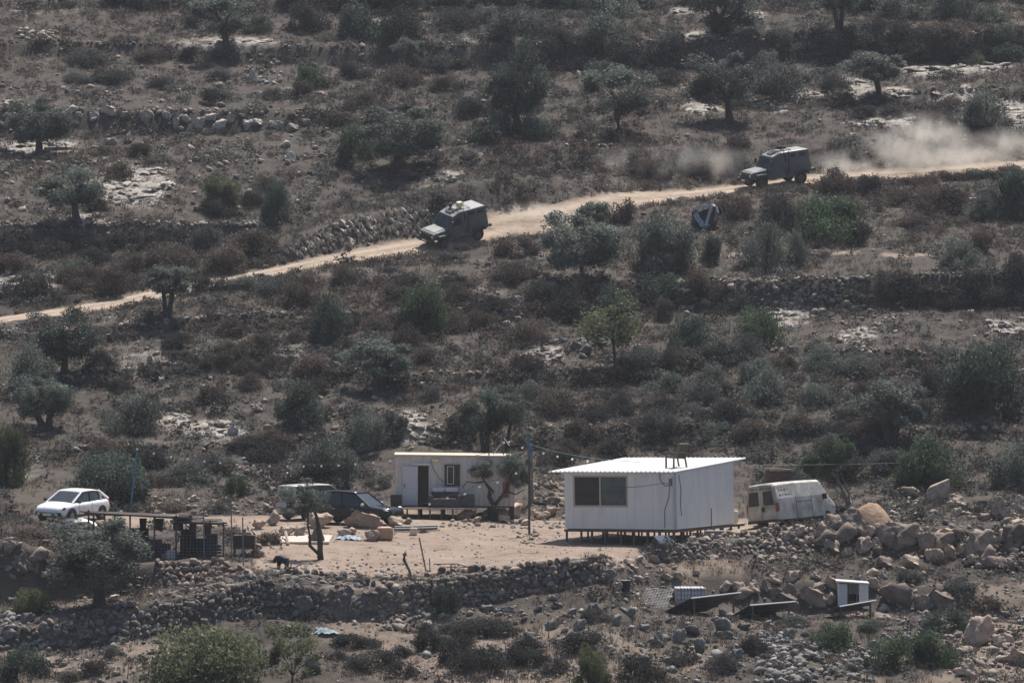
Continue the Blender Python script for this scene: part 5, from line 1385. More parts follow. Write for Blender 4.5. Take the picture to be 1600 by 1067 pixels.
t = thing('crate', 'rusty brown crate with a pale board on the white van roof', 'crate', p, R(15))
MB().box((0, 0, .30), (.95, .8, .62)).build('box', M['rust'], t, bevel=.02)
for k in range(3): MB().box((0, -.42, .12 + k * .2), (.99, .03, .09)).build('slat', M['dark_timber'], t)
MB().box((.05, 0, .68), (1.35, .5, .05), Matrix.Rotation(R(4), 3, 'Y')).build('board', M['pale_timber'], t)

def armoured(label, px, Y, heading):
    t = vroot('armoured_truck', label, 'armoured truck', px, Y, heading, 1.35, group='armoured trucks driving down the dirt road')
    A = M['paint_armour']
    def sec(x, zb, w, zm, wt, zt): return ring(x, [(.75 * w, zb), (w, zb + .05), (w, zm), (wt + (w - wt) * .06, zt - .04), (wt * .96, zt)])
    MB().loft([sec(-2.26, .78, .90, 1.20, .84, 1.26), sec(-2.10, .62, .93, 1.24, .76, 2.26), sec(-1.0, .56, .94, 1.24, .76, 2.25), sec(-.10, .55, .94, 1.24, .76, 2.22), sec(.62, .55, .94, 1.22, .77, 1.98), sec(1.02, .56, .93, 1.18, .86, 1.26)]).build('body', A, t, bevel=.02)
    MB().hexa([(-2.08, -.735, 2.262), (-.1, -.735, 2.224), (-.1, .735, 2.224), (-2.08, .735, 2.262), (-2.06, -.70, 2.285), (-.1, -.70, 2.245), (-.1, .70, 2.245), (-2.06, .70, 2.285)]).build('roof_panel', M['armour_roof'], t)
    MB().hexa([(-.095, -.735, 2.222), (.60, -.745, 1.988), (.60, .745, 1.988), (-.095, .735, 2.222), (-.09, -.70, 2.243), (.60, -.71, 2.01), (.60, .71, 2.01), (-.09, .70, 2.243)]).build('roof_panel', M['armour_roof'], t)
    MB().loft([ring(1.0, [(.6, .62), (.84, .66), (.84, 1.0), (.80, 1.20), (.74, 1.25)]), ring(1.95, [(.6, .62), (.82, .66), (.82, .98), (.78, 1.12), (.70, 1.15)]), ring(2.22, [(.6, .64), (.80, .68), (.80, .95), (.76, 1.05), (.66, 1.08)])]).build('hood', A, t, bevel=.02)
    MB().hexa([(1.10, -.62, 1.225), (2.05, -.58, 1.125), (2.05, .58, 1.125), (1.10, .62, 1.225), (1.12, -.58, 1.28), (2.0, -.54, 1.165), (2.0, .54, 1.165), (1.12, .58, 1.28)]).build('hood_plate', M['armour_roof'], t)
    for s_ in (-1, 1):
        MB().slab([(.985, s_ * .03, 1.30), (.985, s_ * .76, 1.30), (.665, s_ * .68, 1.92), (.665, s_ * .03, 1.92)], .035 * s_).build('windscreen', M['car_glass'], t)
        sl = lambda z: .945 - (z - 1.23) * .178
        MB().slab([(.62, s_ * sl(1.42), 1.42), (-.02, s_ * sl(1.42), 1.42), (-.02, s_ * sl(1.86), 1.86), (.42, s_ * sl(1.86), 1.86)], .02 * s_).build('side_window', M['dark_glass'], t)
        for x0 in (-.72, -1.42):
            MB().slab([(x0, s_ * sl(1.86), 1.86), (x0 - .42, s_ * sl(1.86), 1.86), (x0 - .42, s_ * sl(2.08), 2.08), (x0, s_ * sl(2.08), 2.08)], .02 * s_).build('side_window', M['armour_dark'], t)
        MB().slab([(-.28, s_ * .95, .72), (-.40, s_ * .95, .72), (-.40, s_ * sl(2.14), 2.14), (-.28, s_ * sl(2.14), 2.14)], .03 * s_).build('door_post', M['armour_dark'], t)
        MB().slab([(.72, s_ * .945, .70), (-.22, s_ * .945, .70), (-.22, s_ * .945, 1.36), (.72, s_ * .945, 1.36)], .02 * s_).build('door', A, t)
        MB().box((-.52, s_ * 1.0, 1.55), (.05, .05, 1.5)).build('snorkel', M['armour_dark'], t)
        # mudguards, lamps, mirrors
        for xc, ln in ((1.50, 1.02), (-1.42, 1.10)):
            MB().hexa([(xc - ln / 2, s_ * .80, .80), (xc + ln / 2, s_ * .80, .80), (xc + ln / 2, s_ * 1.06, .78), (xc - ln / 2, s_ * 1.06, .78), (xc - ln * .38, s_ * .80, .98), (xc + ln * .40, s_ * .80, .98), (xc + ln * .40, s_ * 1.06, .95), (xc - ln * .38, s_ * 1.06, .95)]).build('mudguard', M['armour_dark'], t)
            wheel(t, xc, s_ * .86, .43, .27, 'rim_dark')
        MB().tube([(2.23, s_ * .64, .90), (2.275, s_ * .64, .90)], .085, 10).build('headlight', M['lamp_glass'], t)
        MB().box((.86, s_ * 1.08, 1.62), (.10, .16, .34)).build('mirror', M['armour_dark'], t)
        MB().box((-2.42, s_ * .62, .86), (.34, .50, .16)).build('rear_step', M['armour_dark'], t)
    MB().box((2.25, 0, .86), (.05, 1.05, .34)).build('grille', M['armour_dark'], t)
    MB().box((2.33, 0, .58), (.18, 1.72, .24)).box((2.2, .6, .47), (.4, .1, .1)).box((2.2, -.6, .47), (.4, .1, .1)).build('bumper', M['armour_dark'], t)
    MB().box((2.425, 0, .58), (.015, .46, .11)).build('number_plate', M['plastic_white'], t)
    hb = MB()
    hb.box((.22, 0, 2.19), (.46, .62, .05), Matrix.Rotation(R(18), 3, 'Y')).build('roof_hatch', M['armour_dark'], t)
    rk = MB()
    for s_ in (-1, 1): rk.tube([(-.9, s_ * .62, 2.34), (.1, s_ * .62, 2.32)], .02, 5)
    for x in (-.9, -.4, .1): rk.tube([(x, -.62, 2.34), (x, .62, 2.34)], .02, 5); rk.tube([(x, -.62, 2.2), (x, -.62, 2.34)], .02, 4); rk.tube([(x, .62, 2.2), (x, .62, 2.34)], .02, 4)
    rk.build('roof_rack', M['armour_dark'], t)
    MB().tube([(-.25, .82, 2.2), (-.22, .86, 3.0)], .012, 4).build('antenna', M['armour_dark'], t)
    MB().box((-2.16, .3, 1.5), (.06, .55, .9)).build('rear_door', A, t)
    return t
def copy_tree(o, parent=None):
    c = o.copy(); col.objects.link(c)
    if parent: c.parent = parent
    for ch in list(o.children): copy_tree(ch, c)
    return c
bpy.context.view_layer.update()
g1 = pick(708, 386)
truck1 = armoured('grey armoured truck with roof rack nearest the rocky cutting, lower on the road', 708, g1.y + 1.2, (-.80, -.60))
bpy.context.view_layer.update()
truck2 = copy_tree(truck1)
truck1.scale = (.94, .94, .94)
tmp = vroot('x', '', '', 1212, float(np.interp(1212, ROAD_C, ROAD_N)) + 1.9, (-.91, -.41), 1.35)
bpy.context.view_layer.update()
truck2.matrix_world = tmp.matrix_world.copy()
bpy.data.objects.remove(tmp)
truck2['label'] = 'grey armoured truck trailing thick dust, higher and further right on the road'
# what sits on the two roofs
MB().box((-.45, .1, 2.50), (.34, .30, .34)).build('roof_box', M['lamp_yellow'], truck1)
MB().box((-.05, -.35, 2.42), (.16, .14, .26)).build('roof_box', M['armour_dark'], truck1)
rg = MB().box((-.5, 0, 2.44), (.55, .35, .16)).box((-.35, .12, 2.52), (.3, .2, .14)).build('roof_gear', M['rust'], truck2)
MB().tube([(-.2, 0, 2.48), (.85, .25, 2.82)], .022, 5).build('barrel', M['armour_dark'], truck2)

def wreck():
    g = pick(1102, 362); g.y += .5; g.z = float(H(g.x, g.y))
    t = thing('wrecked_car', 'crushed pale blue car wreck lying on its side on the road bank', 'car wreck', (g.x, g.y, g.z + .1), R(-12))
    s = 1 / sc(g.y)
    r = random.Random(8)
    def px3(a, b, d=0.0): return ((a - 1102) * s, d, (362 - b) * s)
    def band(pts, wid, m, name, d0=0.0, th=.12):
        mb = MB(); prev = None
        for i in range(len(pts) - 1):
            a, b = Vector(px3(*pts[i], d0)), Vector(px3(*pts[i + 1], d0)); dd = (b - a).normalized(); nrm = Vector((-dd.z, 0, dd.x)) * wid * s / 2
            j = Vector((0, r.uniform(-.12, .12), 0))
            mb.hexa([a - nrm, b - nrm + j, b - nrm + j + Vector((0, th, 0)), a - nrm + Vector((0, th, 0)), a + nrm, b + nrm + j, b + nrm + j + Vector((0, .9, 0)), a + nrm + Vector((0, .9, 0))])
        mb.build(name, M[m], t)
    band([(1081, 336), (1088, 329), (1097, 328), (1105, 327), (1112, 325), (1115, 328)], 3, 'wreck_blue', 'sill')
    band([(1086, 338), (1094, 335), (1100, 331)], 2.4, 'wreck_blue', 'pillar', -.1)
    band([(1087, 339), (1090, 345), (1095, 352), (1099, 358)], 8, 'wreck_blue', 'door', -.05)
    band([(1112, 331), (1109, 338), (1106, 348), (1104, 358)], 4, 'wreck_blue', 'pillar', -.1)
    band([(1097, 357), (1103, 361), (1108, 356)], 5, 'wreck_blue', 'roof', 0)
    band([(1116, 328), (1119, 338), (1116, 350)], 4, 'metal_grey', 'bumper', .3)
    MB().hexa([px3(1084, 352, .25), px3(1116, 358, .25), px3(1116, 358, 1.5), px3(1084, 352, 1.5), px3(1083, 336, .25), px3(1117, 329, .25), px3(1117, 329, 1.5), px3(1083, 336, 1.5)]).build('cabin_floor', M['rust'], t)
    for a in ((1084, 340), (1118, 335)):
        MB().tube([px3(*a, 1.0), px3(*a, 1.25)], .3, 12).build('wheel', M['tyre'], t)
wreck()

# ================================================================== trees with shapes of their own
def custom_tree(bx, by, label, limbs, crowns, m='leaf_olive', bark='bark', cat='tree', name='tree', dense='mid'):
    """limbs: lists of (px,py,depth,radius m); crowns: (x0,x1,y0,y1) photo pixels"""
    g = pick(bx, by); s = sc(g.y)
    t = thing(name, label, cat, g)
    q = lambda a, b, d: ((a - bx) / s, d, (by - b) / s)
    mb = MB()
    for l in limbs: mb.tube([q(a, b, d) for a, b, d, _ in l], [w for *_, w in l], 6)
    mb.build('trunk', M[bark], t, smooth=True)
    for i, (x0, x1, y0, y1) in enumerate(crowns):
        c = link('crown', crown_mesh(m, i % 5, dense), t); c.location = q((x0 + x1) / 2, (y0 + y1) / 2, .1)
        w, h = (x1 - x0) / 2 / s, (y1 - y0) / 2 / s; c.scale = (w * 1.12, (w + h) / 2, h * 1.12)
    return t
custom_tree(775, 814, 'twisted olive with two crowns in front of the container hut',
            [[(774, 816, 0, .17), (774, 803, 0, .16), (772, 790, 0, .13), (764, 776, 0, .10), (765, 764, .1, .08), (757, 752, 0, .06), (750, 738, 0, .04)], [(772, 790, 0, .1), (782, 778, 0, .10), (792, 765, 0, .09), (797, 745, 0, .06), (805, 730, 0, .04)],
             [(757, 752, 0, .05), (742, 754, 0, .035), (730, 752, 0, .03), (722, 762, 0, .02)], [(792, 768, 0, .05), (806, 772, 0, .04), (818, 765, 0, .025)], [(764, 776, 0, .07), (771, 768, 0, .06), (760, 755, 0, .05)]],
            [(736, 774, 718, 750), (784, 832, 698, 768)], cat='olive tree', name='olive_tree')
custom_tree(500, 874, 'bare-stemmed olive standing in the middle of the yard',
            [[(501, 876, 0, .17), (500, 860, 0, .14), (500, 845, 0, .15), (498, 825, 0, .11), (494, 805, 0, .08), (485, 788, 0, .05)], [(499, 866, 0, .10), (490, 858, 0, .08), (484, 852, 0, .09), (484, 838, 0, .055), (481, 822, 0, .05), (481, 802, 0, .04), (472, 780, 0, .03)]],
            [(428, 506, 748, 792), (464, 520, 758, 808), (436, 484, 784, 812)], 'leaf_olive', cat='olive tree', name='olive_tree', dense='thin')
custom_tree(1324, 798, 'leaning tree with pale bare twin trunks over the white van',
            [[(1325, 801, 0, .13), (1324, 785, 0, .10), (1318, 768, 0, .10), (1310, 752, .1, .08), (1305, 735, 0, .06)], [(1327, 801, 0, .10), (1329, 785, 0, .08), (1326, 770, 0, .06), (1322, 758, 0, .045), (1316, 745, 0, .03)], [(1326, 772, 0, .04), (1334, 768, 0, .03), (1343, 769, 0, .02)],
             [(1324, 785, 0, .04), (1312, 770, 0, .03), (1300, 760, 0, .02)]],
            [(1250, 1312, 690, 752), (1290, 1338, 676, 730)], 'leaf_green', 'bare_wood', dense='big')
custom_tree(1443, 797, 'leafless sapling in front of the big pale block', [[(1443, 799, 0, .06), (1443, 785, 0, .05), (1446, 772, 0, .03), (1455, 760, 0, .02)], [(1443, 782, 0, .03), (1435, 772, 0, .02), (1420, 766, 0, .015)], [(1446, 772, 0, .025), (1440, 760, 0, .02)], [(1446, 775, 0, .02), (1462, 768, 0, .015), (1468, 755, 0, .01)]], [], bark='bare_wood', name='sapling')
custom_tree(1448, 903, 'leafless bush on the slope right of the open shed', [[(1447, 905, 0, .07), (1450, 892, 0, .05), (1455, 878, 0, .02)], [(1449, 894, 0, .04), (1440, 885, 0, .02), (1430, 880, 0, .012)], [(1452, 888, 0, .03), (1464, 892, 0, .015)], [(1445, 900, 0, .03), (1434, 894, 0, .015)]], [], bark='bare_wood', name='dead_bush')
custom_tree(455, 897, 'pile of dry grey branches on the wall behind the black dog', [[(440, 897, 0, .05), (448, 880, 0, .03), (452, 870, 0, .02)], [(446, 898, 0, .05), (455, 882, .1, .03), (449, 872, 0, .02)], [(452, 890, 0, .05), (466, 898, -.1, .04), (476, 903, -.1, .03)], [(450, 888, 0, .05), (462, 886, 0, .04), (470, 880, 0, .02)], [(455, 884, 0, .04), (444, 892, 0, .04), (436, 902, 0, .03)]], [], bark='bare_wood', cat='branches', name='branch_pile')
custom_tree(642, 903, 'crooked bare stump stick rising from the yard edge', [[(643, 905, 0, .07), (640, 892, 0, .065), (634, 880, 0, .075), (631, 874, 0, .09), (632, 866, 0, .10), (634, 862, 0, .06)], [(632, 876, 0, .05), (629, 874, 0, .04)]], [], bark='bare_wood', cat='stump', name='dead_stump')

# ================================================================== posts, wires, lights
def stick(name, label, cat, a, b, Y, r, m, r2=None, group=None):
    P, Q = at(a[0], a[1], Y), at(b[0], b[1], Y)
    P.z = min(P.z, float(H(P.x, P.y)) - .05)
    o = MB().tube([Vector((0, 0, 0)), Q - P], [r, r2 or r], 7).build(name, M[m], loc=P)
    return tag(o, label, cat, group)
gy = lambda px, py: pick(px, py).y
BY, PY = gy(203, 800), gy(827, 836)
stick('light_pole', 'blue leaning pole holding the left end of the string lights', 'pole', (203, 802), (214, 701), BY, .055, 'blue_paint', .04)
P0 = at(827, 836, PY); P0.z = float(H(P0.x, P0.y)) - .05
pole = thing('light_pole', 'tall dark pole with a blue wrapped top left of the white cabin', 'pole', P0)
tp, mid_ = at(825, 682, PY) - P0, at(827, 713, PY) - P0
MB().tube([(0, 0, 0), mid_], [.06, .05], 7).build('lower_pole', M['dark_metal'], pole)
MB().tube([mid_, tp], [.075, .06], 7).build('blue_wrap', M['blue_cloth'], pole)
stick('timber_post', 'grey timber post standing just behind the blue-topped pole', 'post', (831, 800), (829, 694), gy(830, 812) + 2.5, .10, 'bare_wood')
for (a, b, lab) in [((319, 873), (318, 792), 'thin metal post at the right end of the pen wall'), ((362, 874), (361, 778), 'tall thin metal post right of the animal pen'), ((380, 889), (379, 808), 'thin metal post at the end of the pen wall, right of the tall one')]:
    stick('fence_post', lab, 'post', a, b, gy(*a) + .2, .03, 'metal_grey', group='thin posts by the pen')
stick('fence_post', 'leaning thin wooden pole at the front of the yard', 'post', (667, 899), (655, 840), gy(667, 893), .035, 'bare_wood')
stick('fence_post', 'short thin stake right of the leaning wooden pole', 'post', (672, 897), (671, 872), gy(672, 893), .025, 'bare_wood')
stick('timber_post', 'pale weathered post among the bushes behind the van', 'post', (1414, 765), (1410, 722), gy(1414, 762), .06, 'bare_wood')
def cable(name, label, pts, Y0, Y1, r, m, bulbs=(), tail=False):
    n = len(pts)
    Pw = [at(p[0], p[1], Y0 + (Y1 - Y0) * (p[0] - pts[0][0]) / (pts[-1][0] - pts[0][0])) for p in pts]
    t = thing(name, label, 'string lights' if bulbs else 'cable', Pw[0])
    MB().tube([p - Pw[0] for p in Pw], r, 4).build('wire', M[m], t)
    for b in bulbs:
        y = Y0 + (Y1 - Y0) * (b[0] - pts[0][0]) / (pts[-1][0] - pts[0][0]); p = at(b[0], b[1], y) - Pw[0]
        o = MB().sphere((0, 0, -.05), .058, 8, 6).build('bulb', M['bulb_white'], t, smooth=True, loc=p)
        MB().tube([(0, 0, 0), (0, 0, .06)], .028, 6).build('socket', M['black_cable'], o)
    return t
B1 = [(214, 700), (240, 707), (267, 712), (293, 715.5), (319, 719), (344, 721.5), (370, 724), (396, 725.5), (421, 726.5), (449, 727), (474, 727), (502, 726.5), (529, 725.5), (555, 723.5), (583, 721), (609, 718)]
cable('string_lights', 'long string of white bulbs from the blue pole to the container hut', [(b[0], b[1] - 1.2) for b in B1] + [(622, 713)], BY, 212.4, .012, 'black_cable', B1)
B2 = [(764, 708), (787, 690), (795, 689), (816, 698)]
cable('string_lights', 'short string of bulbs from the container roof to the blue-topped pole', [(740, 712)] + [(b[0], b[1] - 1.2) for b in B2] + [(826, 692)], 212.4, PY, .012, 'black_cable', B2)
B3 = [(849, 706.5), (871, 711.5), (894, 715.5), (918, 718.5), (941, 719.5)]
cable('string_lights', 'teal cable with bulbs from the blue-topped pole over the cabin roof', [(826, 692), (838, 697), (860, 704), (885, 709), (920, 715), (960, 719), (1000, 722)], PY, 203.0, .011, 'teal_cable', B3)
B4 = [(749, 759), (777, 752), (806, 738), (852, 741), (880, 751), (909, 758), (938, 762), (969, 763)]
cable('string_lights', 'lower string of bulbs passing in front of the cabin window', [(744, 756), (777, 749), (806, 736), (828, 729), (852, 739), (880, 749), (909, 756.5), (938, 760.5), (969, 761.5), (1000, 760), (1044, 754)], 209, 197.2, .012, 'black_cable', B4)
B5 = [(671, 786), (699, 776.5), (726, 770)]
cable('string_lights', 'short string of bulbs hanging in front of the sofa', [(655, 788), (671, 784), (699, 775), (726, 768), (745, 757)], 209.5, 209.5, .010, 'black_cable', B5)
cable('overhead_cable', 'teal cable sagging from the cabin roof corner to the van', [(1166, 718), (1180, 729), (1195, 738), (1215, 745)], 205, 207.5, .010, 'teal_cable')
cable('overhead_cable', 'thin grey line from the hillside post towards the cabin', [(1172, 727), (1250, 726), (1330, 725), (1410, 723)], 205, gy(1414, 762), .008, 'metal_grey')

# ================================================================== animal pen
def pen():
    Y = 193.2; O = at(205, 872, Y); O.z = float(H(O.x, O.y))
    t = thing('animal_pen', 'ramshackle animal pen with a thin dark sagging roof and wire mesh', 'animal pen', O)
    q = lambda a, b, d=0.0: at(a, b, Y + d) - O
    def gz(px, d): x = (px - CX) / F * (Y + d); return float(H(x, Y + d)) - O.z
    MB().hexa([q(131, 802), q(301, 812), q(296, 806, 2.6), q(150, 800, 2.6), q(131, 800), q(301, 809), q(296, 804, 2.6), q(150, 798.2, 2.6)]).build('roof', M['dark_timber'], t)
    MB().hexa([q(272, 818, -.1), q(350, 820, -.1), q(346, 814, 2.5), q(276, 812, 2.5), q(272, 814, -.1), q(349, 817, -.1), q(346, 810, 2.5), q(276, 809, 2.5)]).build('roof', M['dark_timber'], t)
    MB().slab([q(240, 806.5, .6), q(279, 809.5, .6), q(280, 805.5, 1.8), q(250, 804, 1.8)], .03).build('sheet', M['container_wall'], t)
    MB().box(q(290, 806, .5), (.6, .5, .12)).build('bundle', M['dark_timber'], t)
    for px, tpx, d in [(138, 798, 0), (146, 805, 2.3), (163, 803, 0), (179, 804, 2.3), (203, 807, 1.2), (241, 808, 0), (275, 806, 0), (297, 812, 1.4), (320, 815, 2.3), (349, 817, 0), (328, 814, .1)]:
        x = q(px, tpx, d); MB().box((x.x, d, (x.z + gz(px, d)) / 2), (.075, .075, x.z - gz(px, d) + .1)).build('post', M['dark_metal'], t)
    for a, b, c, d_ in [(146, 812, 162, 828), (180, 818, 196, 810), (288, 818, 298, 826), (266, 812, 272, 822)]:
        MB().tube([q(a, b, .3), q(c, d_, .3)], .03, 5).build('brace', M['dark_timber'], t)
    rr = random.Random(12)
    for k in range(16):
        a = rr.uniform(135, 345); b = np.interp(a, [131, 301, 302, 350], [799.5, 808.5, 812, 816]); d0 = rr.uniform(-.1, 1.6)
        MB().tube([q(a - rr.uniform(8, 22), b + rr.uniform(-1.5, 1), d0), q(a + rr.uniform(8, 22), b + rr.uniform(-1, 2.5), d0 + rr.uniform(-.1, .8))], rr.uniform(.025, .05), 4).build('loose_board', M[rr.choice(['dark_timber', 'dark_timber', 'timber', 'dark_metal'])], t)
    for k in range(9):
        a = rr.uniform(205, 345); d0 = rr.uniform(.1, 2.2)
        MB().tube([q(a, rr.uniform(832, 850), d0), q(a + rr.uniform(-22, 22), rr.uniform(864, 876), d0)], rr.uniform(.02, .04), 4).build('brace', M['dark_timber'], t)
    for k in range(5):
        a = 214 + k * 27 + rr.uniform(-5, 5); w_ = rr.uniform(10, 18); b = np.interp(a, [131, 301, 302, 350], [808, 811, 819, 821])
        MB().slab([q(a, b, 1.2), q(a + w_, b, 1.25), q(a + w_ - 2, b + rr.uniform(12, 24), 1.3), q(a + 1, b + rr.uniform(10, 22), 1.3)], .02).build('hanging_sack', M[rr.choice(['dark_void', 'sofa_grey', 'timber'])], t)
    # wire mesh panels
    def mesh_panel(x0, x1, y0, y1, d, nx, ny, r=.009, skew=0):
        mb = MB()
        for i in range(nx + 1):
            a = x0 + (x1 - x0) * i / nx; mb.tube([q(a, y0, d), q(a + skew, y1, d)], r, 3, False)
        for j in range(ny + 1):
            b = y0 + (y1 - y0) * j / ny; mb.tube([q(x0, b, d), q(x1, b, d)], r, 3, False)
        o = mb.build('wire_mesh', M['metal_grey'], t); o['kind'] = 'stuff'
    mesh_panel(203, 276, 840, 878, -.02, 15, 7); mesh_panel(276, 349, 836, 876, -.05, 14, 8); mesh_panel(280, 349, 822, 836, 1.2, 14, 2)
    for a, b, w, h, d, m in [(255, 862, 22, 20, 1.4, 'dark_timber'), (268, 864, 16, 14, .6, 'plastic_white'), (240, 868, 26, 22, 1.8, 'dark_metal'), (295, 866, 26, 24, 1.5, 'dark_void'), (315, 868, 20, 22, 1.9, 'dark_timber'), (221, 866, 24, 26, 2.0, 'dark_timber'), (336, 866, 20, 18, 1.3, 'dark_timber'), (258, 853, 10, 8, 1.0, 'pale_timber')]:
        s = sc(Y + d); p = q(a, b, d); MB().box((p.x, d, gz(a, d) + h / s / 2), (w / s, .5, h / s)).build('trough', M[m], t, bevel=.03)
    for (a, b, h_) in [(203, 232, 30), (282, 306, 34), (322, 340, 26)]:
        g_ = gz(a, 2.5); MB().slab([(q(a, 0, 2.5).x, 2.5, g_), (q(b, 0, 2.5).x, 2.5, g_), (q(b, 0, 2.5).x, 2.5, g_ + h_ / 33.), (q(a, 0, 2.5).x, 2.5, g_ + h_ / 33.)], .04).build('back_board', M['dark_timber'], t)
    MB().box(q(269, 815, -.05), (.2, .05, .17)).build('sign_plate', M['metal_grey'], t)
pen()
def hutch():
    g = pick(381, 868); t = thing('hutch', 'dark wooden hutch on legs right of the animal pen', 'hutch', g)
    W = 1.0
    MB().box((0, .3, .62), (W, .7, .62)).build('box', M['dark_timber'], t)
    MB().box((0, -.06, .34), (W + .02, .06, .08)).build('rail', M['timber'], t)
    for sx in (-.45, .45):
        for sy in (0, .6): MB().box((sx, sy, .14), (.07, .07, .36)).build('leg', M['timber'], t)
    MB().tube([(-.9, .2, 1.2), (1.0, .0, .75)], .05, 5).build('pole', M['timber'], t)
hutch()
def clutter():
    g = pick(104, 826)
    t = thing('white_board', 'slotted white board leaning by the white car', 'board', g, R(-20))
    MB().slab([(-.32, -.1, .0), (.18, -.1, .0), (.42, .15, .48), (-.08, .15, .48)], .05).build('board', M['plastic_white'], t)
    for k in range(4): MB().slab([(-.2 + .10 * k, -.125, .10), (-.15 + .10 * k, -.125, .10), (-.02 + .10 * k, .06, .38), (-.07 + .10 * k, .06, .38)], .05).build('slot', M['metal_grey'], t)
    g = pick(128, 826)
    t = thing('plastic_sheet', 'crumpled pale plastic sheet beside the slotted board', 'plastic sheet', g)
    r = random.Random(4); n = 9; V = []; Fs = []
    for i in range(n):
        for j in range(5): V.append(((i / (n - 1) - .5) * 1.5, j * .16 + r.uniform(-.04, .04), .12 + .42 * math.sin(math.pi * i / (n - 1)) * (.4 + .6 * math.sin(math.pi * (j + .5) / 5)) + r.uniform(-.09, .09)))
    for i in range(n - 1):
        for j in range(4): Fs.append((i * 5 + j, (i + 1) * 5 + j, (i + 1) * 5 + j + 1, i * 5 + j + 1))
    o = MB().add(V, Fs).build('sheet', M['plastic_white'], t); so = o.modifiers.new('thick', 'SOLIDIFY'); so.thickness = .02
clutter()

